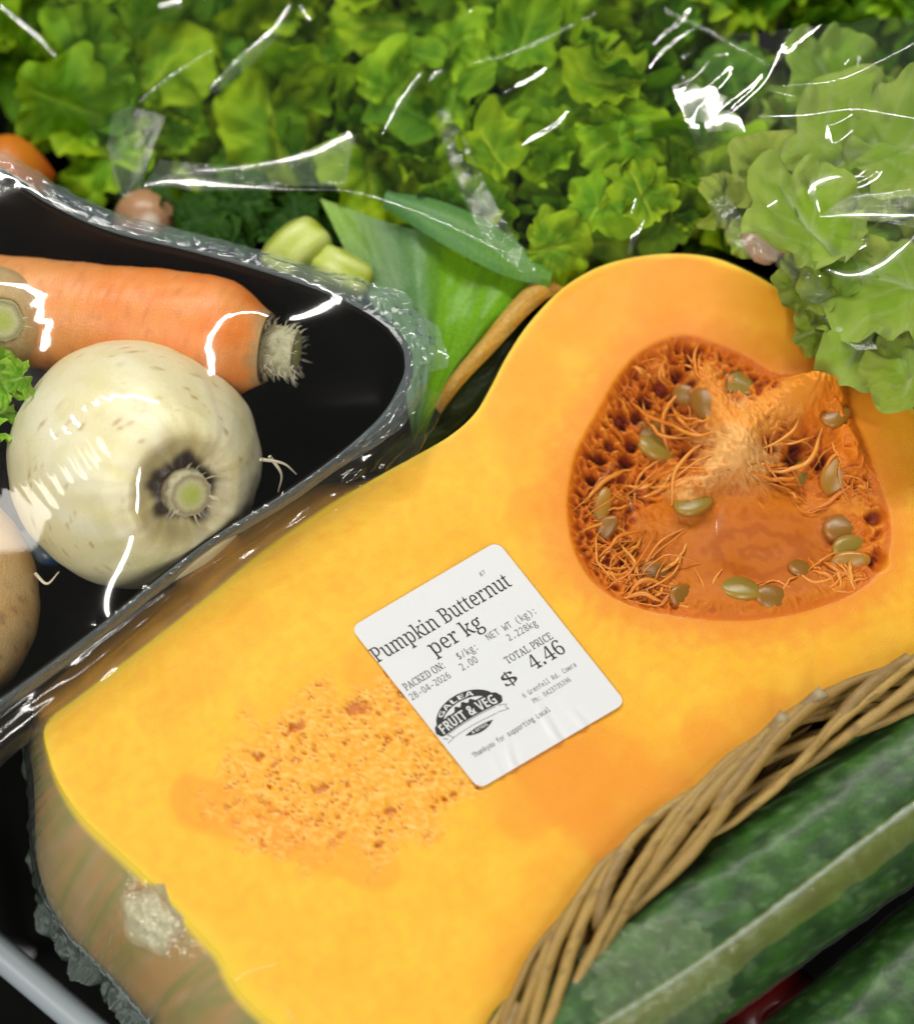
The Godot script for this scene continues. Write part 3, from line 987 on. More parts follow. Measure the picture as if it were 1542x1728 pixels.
func build_tray() -> void:
	var black := solid("black plastic", 0.26, 0.03, 30.0)
	black.metallic_specular = 0.3
	var t := thing("vegetable_tray", "black plastic tray of soup vegetables under clinging film, left of the pumpkin", "tray")
	var edge := resample(curve(pts([-420, 60, -150, 210, 0, 285, 100, 345, 200, 388, 330, 420, 470, 460, 580, 500, 650, 540, 685, 580, 694, 610, 688, 650, 640, 722, 500, 830, 350, 925, 150, 1082, 0, 1192, -150, 1290, -420, 1300, -560, 700], RIM), 8, true), 0.0022, true)
	tray_plan = Plan.new(edge, 3.0)
	var n := edge.size()
	var s := Shape.new()
	# outer wall, rolled rim, inner wall, floor
	for ring in [[-0.012, -0.058], [0.0, -0.002], [0.0006, 0.0], [-0.0006, 0.0012], [-0.0024, 0.0006], [-0.0032, -0.002], [-0.012, -0.046]]:
		for i in n:
			var d := (edge[(i + 2) % n] - edge[(i - 2 + n) % n]).normalized()
			s.add(edge[i] + Vector3(d.z, 0, -d.x) * ring[0] + Vector3(0, ring[1], 0), Color(0.005, 0.0055, 0.006))
	s.skin(0, 7, n, true, false)
	var mid := Vector3.ZERO
	for i in n:
		mid += s.v[n * 6 + i] / n
	s.fan(s.add(mid, Color(0.005, 0.0055, 0.006)), n * 6, n, false)
	part("shell", s.mesh(), black, t)
	# carrot
	var c := thing("carrot", "thick orange carrot with its cut green crown, in the black tray above the white turnip", "carrot")
	var ca := pt(-190, 490, -0.009)
	var cb := pt(462, 590, 0.001)
	var axis := (cb - ca).normalized()
	var long := ca.distance_to(cb)
	s = Shape.new()
	turned(s, ca, axis, 150, 72, func(u: float, w: float) -> Vector2:
		var x := u * 1.0
		var r := lerpf(0.0165, 0.0222, ss(0.0, 0.85, x))
		r *= 1.0 + 0.03 * soft.get_noise_2d(u * 5.0, cos(w)) + 0.012 * fine.get_noise_2d(u * 60.0, w * 0.8) * ss(0.2, 0.6, fine.get_noise_2d(u * 30.0, w) + 0.5)
		var e := ss(0.80, 1.0, x)
		r *= sqrt(maxf(0.0, 1.0 - e * e * 0.72))
		return Vector2(x * long - 0.004 * ss(0.985, 1.0, x), r), func(u: float, w: float) -> Color:
		var k := mixc(Color(0.86, 0.235, 0.035), Color(0.90, 0.34, 0.09), 0.5 + 0.8 * soft.get_noise_2d(u * 7.0, w * 1.2))
		k = mixc(k, Color(0.80, 0.38, 0.13), (1.0 - ss(0.30, 0.72, u)) * 0.8)
		k = mixc(k, Color(0.55, 0.19, 0.06), ss(0.30, 0.55, fine.get_noise_2d(u * 22.0, w * 2.0)) * 0.35)
		k = mixc(k, Color(0.45, 0.30, 0.13), ss(0.945, 0.985, u + 0.012 * soft.get_noise_2d(w * 3.0, 2.0)))
		return k)
	s.fan(s.add(cb - axis * 0.006, Color(0.12, 0.09, 0.04)), 149 * 72, 72, false)
	part("root", s.mesh(), solid("carrot skin", 0.42, 0.12, 16.0, Color.WHITE, 0.85), c)
	root_crown(c, cb - axis * 0.005, axis, 0.0088, 0.013, Color(0.66, 0.64, 0.40), 160)
	# turnip: its crown faces up to the right
	var tc := pt(229, 782, -0.004)
	var view := (eye - tc).normalized()
	var crown := (pt(327, 838, 0.030) - tc).normalized()
	var R := 0.0425
	c = thing("white_turnip", "big round white turnip with brown flecks and a stalk stub, in the black tray", "turnip")
	s = Shape.new()
	turned(s, tc, crown, 130, 160, func(u: float, w: float) -> Vector2:
		var a := PI * (1.0 - u)
		var r := R * (1.0 + 0.025 * soft.get_noise_2d(cos(w) * 1.2 + u * 2.0, sin(w) * 1.2))
		var dip := ss(0.84, 0.93, u)
		return Vector2(cos(a) * r * 1.02 - dip * 0.0045 + 0.002 * ss(0.72, 0.84, u) * (1.0 - dip), sin(a) * r), func(u: float, w: float) -> Color:
		var k := mixc(Color(0.76, 0.70, 0.40), Color(0.82, 0.78, 0.57), 0.5 + soft.get_noise_2d(cos(w) * 1.5, sin(w) * 1.5 + u * 3.0))
		k = mixc(k, Color(0.66, 0.60, 0.24), ss(0.1, 0.6, soft.get_noise_2d(u * 16.0, cos(w) * 2.0 + 7.0)) * 0.35)
		var band := fine.get_noise_3d(u * 48.0, cos(w) * 3.6, sin(w) * 3.6)
		k = mixc(k, Color(0.44, 0.27, 0.10), ss(0.40, 0.66, band) * 0.8 * ss(-0.2, 0.2, soft.get_noise_3d(u * 5.0, cos(w) * 2.0, sin(w) * 2.0 + 4.0)))
		k = mixc(k, Color(0.46, 0.37, 0.16), ss(0.80, 0.9, u + 0.03 * soft.get_noise_2d(cos(w) * 2.0, sin(w) * 2.0)) * 0.8)
		return mixc(k, Color(0.05, 0.035, 0.025), ss(0.895, 0.925, u + 0.035 * soft.get_noise_2d(cos(w) * 0.7 + 5.0, sin(w) * 0.7))))
	var tm := solid("turnip skin", 0.38, 0.10, 20.0, Color.WHITE, 0.92)
	tm.subsurf_scatter_enabled = true
	tm.subsurf_scatter_strength = 0.06
	part("root", s.mesh(), tm, c)
	root_crown(c, tc + crown * (R * 0.93), crown, 0.0078, 0.0058, Color(0.60, 0.56, 0.36), 24)
	for h in [[440, 775, 16, 478, 782, 10, 500, 800, 4], [60, 968, -2, 80, 985, 0, 100, 965, -2], [455, 770, 12, 475, 800, 6, 470, 830, 0]]:
		s = Shape.new()
		tube(s, curve(pts3(h), 8), func(u: float, _w: float) -> float: return 0.0006 * (1.1 - u * 0.7), 6, func(_u: float, _w: float) -> Color: return Color(0.66, 0.60, 0.45))
		part("root_hair", s.mesh(), solid("fibre", 0.7), c)
	# parsnip head at the left edge
	c = thing("parsnip", "tan parsnip head with a round yellow-green stub, at the left end of the carrot", "parsnip")
	var pc := pt(-12, 538, 0.004)
	var pa := (pt(20, 545, 0.04) - pc).normalized()
	s = Shape.new()
	turned(s, pc, pa, 60, 60, func(u: float, w: float) -> Vector2:
		var a := PI * (1.0 - u)
		return Vector2(cos(a) * 0.022 - 0.004 * ss(0.84, 0.92, u), sin(a) * 0.0185 * (1.0 + 0.03 * soft.get_noise_2d(cos(w), sin(w)))), func(u: float, w: float) -> Color:
		var k := mixc(Color(0.60, 0.40, 0.17), Color(0.66, 0.50, 0.26), 0.5 + soft.get_noise_2d(u * 8.0, cos(w) * 2.0))
		return mixc(k, Color(0.08, 0.06, 0.03), ss(0.87, 0.92, u)))
	part("root", s.mesh(), solid("parsnip skin", 0.5, 0.2, 16.0, Color.WHITE, 0.8), c)
	root_crown(c, pc + pa * 0.015, pa, 0.0078, 0.007, Color(0.56, 0.58, 0.26), 20)
	# potato at the lower left
	c = thing("potato", "brown potato cut off by the left edge, in the tray below the white turnip", "potato")
	s = Shape.new()
	var qc := pt(-62, 1000, -0.006)
	turned(s, qc, (pt(-40, 1200, -0.006) - qc).normalized(), 60, 60, func(u: float, w: float) -> Vector2:
		var a := PI * (1.0 - u)
		return Vector2(cos(a) * 0.037, sin(a) * 0.0245) * (1.0 + 0.05 * soft.get_noise_2d(u * 3.0, cos(w))), func(u: float, w: float) -> Color:
		var k := mixc(Color(0.50, 0.30, 0.11), Color(0.58, 0.40, 0.18), 0.5 + soft.get_noise_2d(u * 6.0, cos(w) * 2.0))
		return mixc(k, Color(0.25, 0.14, 0.06), ss(0.35, 0.6, fine.get_noise_2d(u * 12.0, w * 2.5)) * 0.7))
	part("tuber", s.mesh(), solid("potato skin", 0.55, 0.2, 16.0, Color.WHITE, 0.8), c)
	# a scrap of blue plastic between potato and turnip
	s = Shape.new()
	tube(s, curve(pts3([40, 905, -22, 66, 930, -20, 90, 938, -22, 104, 925, -26]), 6), func(u: float, _w: float) -> float: return 0.0035, 10, func(u: float, _w: float) -> Color: return mixc(Color(0.20, 0.25, 0.27), Color(0.01, 0.06, 0.16), ss(0.3, 0.6, u)))
	var bl := part("plastic_tie", s.mesh(), solid("tie", 0.3), self)
	bl.set_meta("label", "small blue grey plastic tie between the brown potato and the white turnip")
	bl.set_meta("category", "tie")
	# celery sprig
	c = thing("celery_sprig", "bright green celery leaves at the left edge, touching the white turnip", "celery leaves")
	for b in [[8, 650, 0.014, 26, 0.5, 2.2], [-12, 700, 0.010, 22, -0.7, 0.6], [36, 638, 0.016, 22, 0.9, 0.4], [6, 735, 0.012, 20, 1.6, 1.3], [-20, 640, 0.006, 26, 0.2, 3.0]]:
		var lm := leaf_mesh(int(b[3]) + 3, 3, 0.5, 0.10, Color(0.20, 0.48, 0.02), Color(0.40, 0.66, 0.06), 0.55)
		part("leaf", lm, leaf_mat("celery leaf", Color(1, 1, 1), 0.3), c, Transform3D(Basis.from_euler(Vector3(b[4] * 0.5, b[5], b[4])).scaled(Vector3.ONE * b[3] * 0.00042), pt(b[0], b[1], b[2])))
	tray_film(t, edge, tc, R, ca, cb, pc, qc)

func tray_film(t: Node3D, edge: PackedVector3Array, tc: Vector3, R: float, ca: Vector3, cb: Vector3, pc: Vector3, qc: Vector3) -> void:
	# the film as a membrane stretched from the rim over whatever stands higher
	var step := 2.0
	var w := int(tray_plan.w * tray_plan.step / step)
	var h := int(tray_plan.h * tray_plan.step / step)
	var y := PackedFloat32Array()
	var floor_ := PackedFloat32Array()
	var inside := PackedByteArray()
	y.resize(w * h)
	floor_.resize(w * h)
	inside.resize(w * h)
	var balls := [[tc, R + 0.0012], [pc, 0.0235], [qc, 0.0275], [qc + (pt(-40, 1200, -0.006) - qc).normalized() * 0.013, 0.0265], [qc - (pt(-40, 1200, -0.006) - qc).normalized() * 0.013, 0.0265]]
	var a2 := Vector2(ca.x, ca.z)
	var b2 := Vector2(cb.x, cb.z) + (Vector2(ca.x, ca.z) - Vector2(cb.x, cb.z)).normalized() * 0.008
	for j in h:
		for i in w:
			var q := tray_plan.lo + Vector2(i, j) * step
			var k := j * w + i
			inside[k] = 1 if tray_plan.at(q) < -1.0 else 0
			y[k] = RIM + 0.0016
			var f := -1.0
			var g := q * 0.001
			for b in balls:
				var o: Vector3 = b[0]
				var d2 := (g - Vector2(o.x, o.z)).length_squared()
				if d2 < b[1] * b[1]:
					f = maxf(f, o.y + sqrt(b[1] * b[1] - d2))
			var e := b2 - a2
			var u := clampf((g - a2).dot(e) / e.length_squared(), 0.0, 1.0)
			var d := g.distance_to(a2 + e * u)
			var cr := lerpf(0.0170, 0.0226, u)
			if d < cr:
				f = maxf(f, lerpf(ca.y, cb.y, u) + sqrt(cr * cr - d * d))
			floor_[k] = f
	for pass_ in 220:
		for j in range(1, h - 1):
			for i in range(1, w - 1):
				var k := j * w + i
				if inside[k]:
					y[k] = maxf(floor_[k], lerpf(y[k], (y[k - 1] + y[k + 1] + y[k - w] + y[k + w]) * 0.25, 1.6))
	var bridge := y.duplicate()
	for pass_ in 70:
		for j in range(1, h - 1):
			for i in range(1, w - 1):
				var k := j * w + i
				if inside[k]:
					bridge[k] = (bridge[k] + bridge[k - 1] + bridge[k + 1] + bridge[k - w] + bridge[k + w]) * 0.2
	for k in y.size():
		y[k] = maxf(y[k], bridge[k])
	for pass_ in 8:
		var y2 := y.duplicate()
		for j in range(1, h - 1):
			for i in range(1, w - 1):
				var k := j * w + i
				if inside[k]:
					y2[k] = y[k] * 0.4 + (y[k - 1] + y[k + 1] + y[k - w] + y[k + w]) * 0.15
		y = y2
	var s := Shape.new()
	var crinkle := mm(105, 760, 0.03)
	var lo := tray_plan.lo
	sheet(s, tray_plan, 1.0, func(q: Vector2) -> Vector3:
		var x := clampf((q.x - lo.x) / step, 0.0, w - 1.01)
		var z := clampf((q.y - lo.y) / step, 0.0, h - 1.01)
		var i := int(x)
		var j := int(z)
		var k := j * w + i
		var v := lerpf(lerpf(y[k], y[k + 1], x - i), lerpf(y[k + w], y[k + w + 1], x - i), z - j)
		var m := exp(-pow((q - crinkle).length() / 14.0, 2))
		v += m * 0.00045 * sin(q.dot(Vector2(0.80, -0.60)) * 1.5 + 1.5 * soft.get_noise_2d(q.x * 0.05, q.y * 0.05))
		var on := exp(-pow(capsule_d(q * 0.001, a2, b2) / 0.017, 4))
		v += on * 0.00002 * sin(q.dot(Vector2(0.94, 0.34)) * 1.25 + 5.0 * soft.get_noise_2d(q.x * 0.03, q.y * 0.06))
		v += 0.00016 * soft.get_noise_2d(q.x * 0.008 + q.y * 0.03, q.y * 0.008 - q.x * 0.008) + 0.0004
		return Vector3(q.x * 0.001, v, q.y * 0.001), func(_q: Vector2) -> Color: return Color.WHITE)
	var o := part("cling_film", s.mesh(), film("tray film", 0.003, 0.06), t)
	# gathered film round the rim: a crumpled band that turns over the edge and down
	var n := edge.size()
	var band := Shape.new()
	var rows := 16
	var used := 0
	var sub := 3
	for f in (n - 1) * sub:
		var i := f / sub
		var fr := (f % sub) / float(sub)
		var p := edge[i].lerp(edge[i + 1], fr)
		var d := (edge[(i + 2) % n] - edge[(i - 2 + n) % n]).normalized()
		var outw := Vector3(d.z, 0, -d.x)
		var upper := ss(0.03, -0.03, outw.z)   # wider roll on the far side
		if p.x < -0.24:
			continue
		used += 1
		var tip := 1.0 - ss(0.01, 0.05, p.distance_to(pt(688, 600, RIM)))
		for j in rows:
			var v := j / float(rows - 1)
			var wide := lerpf(0.0016, 0.0072, upper) + 0.0045 * tip
			var x := lerpf(lerpf(-0.0012, -0.0022, maxf(upper, tip)), wide, v)
			var yy := 0.0024 + 0.0022 * sin(v * PI) - lerpf(0.004, 0.006, upper) * v * v
			var crush := (0.3 - absf(soft.get_noise_2d(f * 0.035, v * 4.0)) * 1.6) * 0.0016 + (0.25 - absf(fine.get_noise_2d(f * 0.05 + v * 1.6, v * 7.0))) * lerpf(0.0012, 0.0030, tip)
			crush *= ss(0.0, 0.25, v) * (0.25 + 0.35 * upper + 0.9 * tip)
			band.add(p + outw * (x + crush * 0.8) + Vector3(0, yy + crush, 0), Color.WHITE)
	band.skin(0, used, rows, false, true)
	part("film_hem", band.mesh(), film("gathered film", 0.11, 0.07, 0.0, 20.0, Color(0.80, 0.88, 0.90)), o)
	# the side of the wrap, drawn down from the near rim to the pumpkin
	var side := Shape.new()
	used = 0
	for f in (n - 1) * sub:
		var i := f / sub
		var p := edge[i].lerp(edge[i + 1], (f % sub) / float(sub))
		var d := (edge[(i + 2) % n] - edge[(i - 2 + n) % n]).normalized()
		var outw := Vector3(d.z, 0, -d.x)
		if outw.z < 0.25 or p.x < -0.2:
			continue
		used += 1
		for j in 14:
			var v := j / 13.0
			var tipw := 1.0 - ss(0.01, 0.045, p.distance_to(pt(660, 700, RIM)))
			var wr := soft.get_noise_2d(f * 0.012 - v * 0.5, v * 2.6) * 0.0014 * ss(0.0, 0.4, v) + (absf(fine.get_noise_2d(f * 0.035 - v * 1.5, v * 5.0)) - 0.2) * 0.0026 * tipw
			side.add(p + outw * (0.001 + 0.0125 * v + wr) + Vector3(0, 0.001 - 0.009 * v * v + wr, 0), Color.WHITE)
	side.skin(0, used, 14, false, true)
	part("film_side", side.mesh(), film("film side", 0.022, 0.10, 0.03, 40.0, Color(0.85, 0.82, 0.74)), o)

# ---------------------------------------------------------------- basket and cucumbers

func build_basket() -> void:
	var t := thing("willow_basket", "woven willow basket rim with twisted brown rods, between the pumpkin and the cucumbers", "basket")
	var rim := resample(curve(pts([740, 1860, 800, 1765, 849, 1687, 931, 1562, 1013, 1457, 1113, 1368, 1204, 1297, 1300, 1224, 1370, 1178, 1460, 1134, 1545, 1100, 1660, 1066, 1760, 1045], 0.006), 10), 0.002)
	var n := rim.size()
	var bark := solid("willow", 0.5, 0.10, 7.0, Color.WHITE, 0.62, 0.02)
	var rods := 10
	for j in rods:
		var phase := TAU * j / rods + rng.randf_range(-0.2, 0.2)
		var lam := rng.randf_range(0.15, 0.21)
		var p := PackedVector3Array()
		for i in n:
			var d := (rim[mini(i + 1, n - 1)] - rim[maxi(i - 1, 0)]).normalized()
			var inw := Vector3(-d.z, 0, d.x)
			var w := phase + TAU * i * 0.002 / lam
			var wob := soft.get_noise_2d(i * 0.03, j * 7.0) * 0.0016
			p.append(rim[i] + inw * (0.0090 + 0.0076 * cos(w) + wob) + Vector3(0, 0.0050 * sin(w) - 0.0005 + wob, 0))
		var s := Shape.new()
		var r0 := rng.randf_range(0.0014, 0.0023)
		var c0 := mixc(Color(0.66, 0.43, 0.115), Color(0.44, 0.27, 0.065), rng.randf())
		tube(s, p, func(u: float, w: float) -> float: return r0 * (1.0 + 0.10 * soft.get_noise_2d(u * 30.0, w + j * 5.0)), 10, func(u: float, w: float) -> Color:
			return mixc(c0, Color(0.20, 0.11, 0.035), ss(0.15, 0.6, soft.get_noise_2d(u * 26.0, w * 0.6 + j * 9.0)) * 0.8))
		part("rim_rod", s.mesh(), bark, t)
	# weavers of the wall below, dipping in and out of the uprights
	for j in 9:
		var p := PackedVector3Array()
		for i in n:
			var d := (rim[mini(i + 1, n - 1)] - rim[maxi(i - 1, 0)]).normalized()
			var inw := Vector3(-d.z, 0, d.x)
			p.append(rim[i] + inw * (0.012 + 0.0015 * j + 0.0026 * sin(i * 0.002 / 0.030 * PI + PI * (j % 2))) + Vector3(0, -0.010 - 0.0046 * j + soft.get_noise_2d(i * 0.05, j * 3.0) * 0.001, 0))
		var s := Shape.new()
		var c0 := mixc(Color(0.42, 0.26, 0.08), Color(0.32, 0.19, 0.06), rng.randf())
		tube(s, p, func(_u: float, _w: float) -> float: return 0.0020, 7, func(u: float, w: float) -> Color: return mixc(c0, Color(0.15, 0.09, 0.04), ss(0.1, 0.6, soft.get_noise_2d(u * 24.0, w + j * 4.0))))
		part("weaver_rod", s.mesh(), bark, t)
	for k in range(9, n - 6, 26):
		var d := (rim[k + 1] - rim[k - 1]).normalized()
		var inw := Vector3(-d.z, 0, d.x)
		var s := Shape.new()
		var lean := d * rng.randf_range(0.004, 0.012)
		tube(s, curve(PackedVector3Array([rim[k] + inw * 0.026 + Vector3(0, -0.055, 0), rim[k] + inw * 0.016 + Vector3(0, -0.014, 0), rim[k] + inw * 0.010 + Vector3(0, 0.003, 0) + lean * 0.6, rim[k] + inw * 0.006 + Vector3(0, 0.0042, 0) + lean * 2.0, rim[k] + inw * 0.005 + Vector3(0, 0.0010, 0) + lean * 3.4]), 5),
			func(_u: float, _w: float) -> float: return 0.0023, 9, func(u: float, w: float) -> Color: return mixc(Color(0.46, 0.29, 0.09), Color(0.28, 0.17, 0.055), 0.4 + soft.get_noise_2d(u * 9.0, w + k)))
		part("upright_rod", s.mesh(), bark, t)
	# two rods end in pale cut tips
	for b in [[1388, 1166, 9, 1330, 1215, 5], [1324, 1205, 9, 1280, 1260, 5], [1150, 1362, 9, 1105, 1420, 5]]:
		var s := Shape.new()
		tube(s, curve(pts3(b), 8), func(u: float, _w: float) -> float: return 0.0021, 9, func(u: float, _w: float) -> Color: return mixc(Color(0.66, 0.56, 0.36), Color(0.36, 0.24, 0.10), ss(0.0, 0.25, u)))
		part("rod_end", s.mesh(), bark, t)

func cucumber(label: String, a: Vector3, b: Vector3, r: float, sd: float, bow: float) -> Node3D:
	var t := thing("cucumber", label, "cucumber", "cucumbers in the basket")
	var mid := (a + b) * 0.5 + Vector3(0, 0, -1) * bow
	var path := resample(curve(PackedVector3Array([a, mid, b]), 30), 0.0022)
	var s := Shape.new()
	var body := func(u: float, w: float) -> float:
		var e := minf(u, 1.0 - u) * path.size() * 0.0022 / r
		var round_ := sqrt(clampf(1.0 - pow(maxf(1.0 - e, 0.0), 2), 0.03, 1.0))
		return r * round_ * (1.0 + 0.018 * cos(w * 9.0 + 3.0 * soft.get_noise_2d(u * 4.0, sd)) + 0.02 * soft.get_noise_3d(u * 22.0, cos(w) * 1.6, sin(w) * 1.6 + sd))
	tube(s, path, body, 90, func(u: float, w: float) -> Color:
		var n := soft.get_noise_3d(u * 16.0, cos(w) * 2.4, sin(w) * 2.4 + sd)
		var k := mixc(Color(0.006, 0.044, 0.002), Color(0.030, 0.130, 0.004), 0.5 + n)
		k = mixc(k, Color(0.15, 0.28, 0.10), ss(0.12, 0.5, fine.get_noise_3d(u * 30.0, cos(w) * 3.2, sin(w) * 3.2 + sd)) * 0.45)
		k = mixc(k, Color(0.008, 0.035, 0.006), ss(0.1, 0.5, -soft.get_noise_3d(u * 6.0, cos(w) * 5.0, sin(w) * 5.0 + sd)) * 0.7)
		return k)
	var m := solid("cucumber skin", 0.5, 0.14, 26.0, Color.WHITE, 0.75, 0.02)
	part("body", s.mesh(), m, t)
	s = Shape.new()
	tube(s, path, func(u: float, w: float) -> float: return body.call(u, w) + 0.0009 + 0.0004 * soft.get_noise_2d(u * 60.0, w * 2.0 + sd), 72, func(_u: float, _w: float) -> Color: return Color.WHITE, false)
	var sf := film("shrink film", 0.003, 0.24, 0.08, 40.0)
	sf.metallic_specular = 0.13
	part("shrink_film", s.mesh(), sf, t)
	return t

func build_cucumbers() -> void:
	var t := cucumber("wrapped dark green cucumber along the basket rim with a pale film seam", pt(810, 1849, -0.014), pt(1720, 1196, -0.012), 0.0245, 1.0, 0.0)
	var ca := pt(810, 1849, -0.014)
	var cb := pt(1720, 1196, -0.012)
	var lie := func(x: float, y: float, up: float) -> Vector3:
		var h := 0.011
		var p := pt(x, y, h)
		for k in 12:
			p = pt(x, y, h)
			var g := Geometry3D.get_closest_point_to_segment(Vector3(p.x, -0.013, p.z), ca, cb)
			var d := Vector2(p.x - g.x, p.z - g.z).length()
			h = lerpf(h, g.y + sqrt(maxf(0.0255 * 0.0255 - d * d, 0.00004)) + up, 0.6)
		return p
	# film seam: a flattened pale ridge along the cucumber with a knot of tape
	var seam := film("film seam", 0.34, 0.14, 0.2, 8.0, Color(0.82, 0.88, 0.84))
	var s := Shape.new()
	var line := func(u: float) -> Vector2: return Vector2(lerpf(940, 1640, u), lerpf(1775, 1305, u)) + Vector2(6, 8) * sin(u * 5.0)
	for i in 200:
		var u := i / 199.0
		var g: Vector2 = line.call(u)
		var wide := 6.0 + 4.0 * soft.get_noise_1d(u * 7.0) + 3.0 * fine.get_noise_1d(u * 30.0)
		for j in 7:
			var v := j / 6.0 - 0.5
			s.add(lie.call(g.x + 0.58 * v * wide * 2.0, g.y + 0.81 * v * wide * 2.0, 0.0018 - 0.006 * v * v + 0.0003 * fine.get_noise_2d(u * 60.0, v * 4.0)), Color.WHITE)
	s.skin(0, 200, 7, false, true)
	part("film_seam", s.mesh(), seam, t)
	var pale := film("film strip", 0.22, 0.2, 0.12, 14.0, Color(0.66, 0.66, 0.34))
	s = Shape.new()
	for i in 120:
		var u := i / 119.0
		var g: Vector2 = line.call(u)
		var wide := 56.0 + 10.0 * soft.get_noise_1d(u * 5.0 + 9.0)
		for j in 9:
			var v := j / 8.0
			s.add(lie.call(g.x + 0.58 * (v * wide - 8.0), g.y + 0.81 * (v * wide - 8.0), 0.0008 + 0.0010 * sin(PI * v) + 0.0003 * soft.get_noise_2d(u * 30.0, v * 3.0)), Color.WHITE)
	s.skin(0, 120, 9, false, true)
	var o := part("film_lap", s.mesh(), pale, t)
	o.set_meta("label", "pale doubled strip of film below the seam")
	# crumpled knot where the film is stuck together
	s = Shape.new()
	for i in 26:
		for j in 22:
			var u := i / 25.0 - 0.5
			var v := j / 21.0 - 0.5
			var edge := 1.0 + 0.35 * soft.get_noise_2d(atan2(v, u) * 1.5, 3.0)
			s.add(lie.call(1105 + (u * 210 + v * 60) * edge, 1655 + (v * 170 - u * 60) * edge, 0.0016 + 0.0016 * fine.get_noise_2d(i * 0.45, j * 0.45)), Color.WHITE)
	s.skin(0, 26, 22, false, true)
	film("film knot", 0.13, 0.2, 0.12, 14.0, Color(0.70, 0.78, 0.60)).metallic_specular = 0.22
	o = part("film_knot", s.mesh(false), film("film knot", 0.13, 0.16, 0.12, 14.0, Color(0.70, 0.78, 0.60)), t)
	o.set_meta("label", "crumpled knot of film")
	cucumber("second wrapped cucumber, in the bottom right corner below the gap", pt(1150, 2010, -0.034), pt(1860, 1420, -0.030), 0.0245, 4.0, 0.0)
	# something round and red in the gap
	s = Shape.new()
	var rc := pt(1300, 1722, -0.050)
	turned(s, rc, Vector3.UP, 30, 40, func(u: float, w: float) -> Vector2: return Vector2(-cos(PI * u) * 0.018 - 0.003 * ss(0.9, 1.0, u), sin(PI * u) * 0.021 * (1.0 + 0.03 * cos(5.0 * w))), func(_u: float, _w: float) -> Color: return Color(0.16, 0.008, 0.010))
	var red := thing("tomato", "dark red tomato deep in the gap between the two cucumbers", "tomato")
	part("skin", s.mesh(), solid("tomato skin", 0.3), red)

# ---------------------------------------------------------------- leaves

func leaf_mat(key: String, tint: Color, through: float) -> StandardMaterial3D:
	if mats.has(key):
		return mats[key]
	var m := solid(key, 0.36, 0.10, 24.0, tint, 0.80, 0.02)
	m.metallic_specular = 0.3
	m.backlight_enabled = true
	m.backlight = Color(through, through, through * 0.6)
	return m

# a ruffled leaf blade of unit radius lying level, with `lobes` rounded lobes
func leaf_mesh(sd: int, lobes: int, cup: float, ruffle: float, inner: Color, edge: Color, cutin := 0.30) -> ArrayMesh:
	var s := Shape.new()
	var rings := 12
	var sides := 72
	var o := sd * 17.3
	var ph := fmod(o, TAU)
	for i in rings + 1:
		var r := pow(i / float(rings), 0.8)
		for j in sides:
			var w := TAU * j / sides
			var cw := cos(w)
			var sw := sin(w)
			var skew := w + 0.45 * calm.get_noise_2d(cw * 0.8 + o, sw * 0.8 + 3.0)
			var turn := fposmod(skew * lobes / TAU + ph, 1.0) * 2.0 - 1.0
			var lobe := sqrt(maxf(0.0, 1.0 - turn * turn))
			var R := (1.0 - cutin) + cutin * lobe + 0.22 * calm.get_noise_2d(cw * 0.9 + o, sw * 0.9)
			R *= 1.0 + 0.22 * cw
			var x := cw * r * R
			var z := sw * r * R
			var y := cup * (x * x + z * z) * 0.5 + 0.34 * soft.get_noise_2d(x * 0.9 + o, z * 0.9) * r
			y += ruffle * 4.5 * pow(r, 3.0) * calm.get_noise_2d(cw * 2.0 + o, sw * 2.0 + 7.0)
			y += ruffle * 1.2 * r * fine.get_noise_2d(x * 2.4 + o, z * 2.4)
			y += 0.050 * fine.get_noise_2d(x * 4.5 + o, z * 4.5 + 9.0) * r
			y += 0.20 * lobe * r * (1.0 - r * 0.6)
			y -= 0.10 * exp(-pow(z / 0.09, 2)) * (1.0 - 0.5 * r)
			var vein := exp(-pow(z / 0.045, 2)) * (1.0 - ss(0.5, 1.0, x))
			var side_vein := exp(-pow((fmod(absf(z) * 0.9 - x + 4.0, 0.42) - 0.21) / 0.035, 2)) * ss(0.03, 0.1, absf(z)) * 0.55
			y -= 0.018 * side_vein
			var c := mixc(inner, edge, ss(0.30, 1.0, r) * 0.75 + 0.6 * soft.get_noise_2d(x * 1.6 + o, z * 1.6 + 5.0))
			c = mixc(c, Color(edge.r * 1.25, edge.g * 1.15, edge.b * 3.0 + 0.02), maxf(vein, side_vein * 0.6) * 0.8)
			s.add(Vector3(x, y, z), c)
	s.skin(0, rings + 1, sides, true, false)
	return s.mesh()

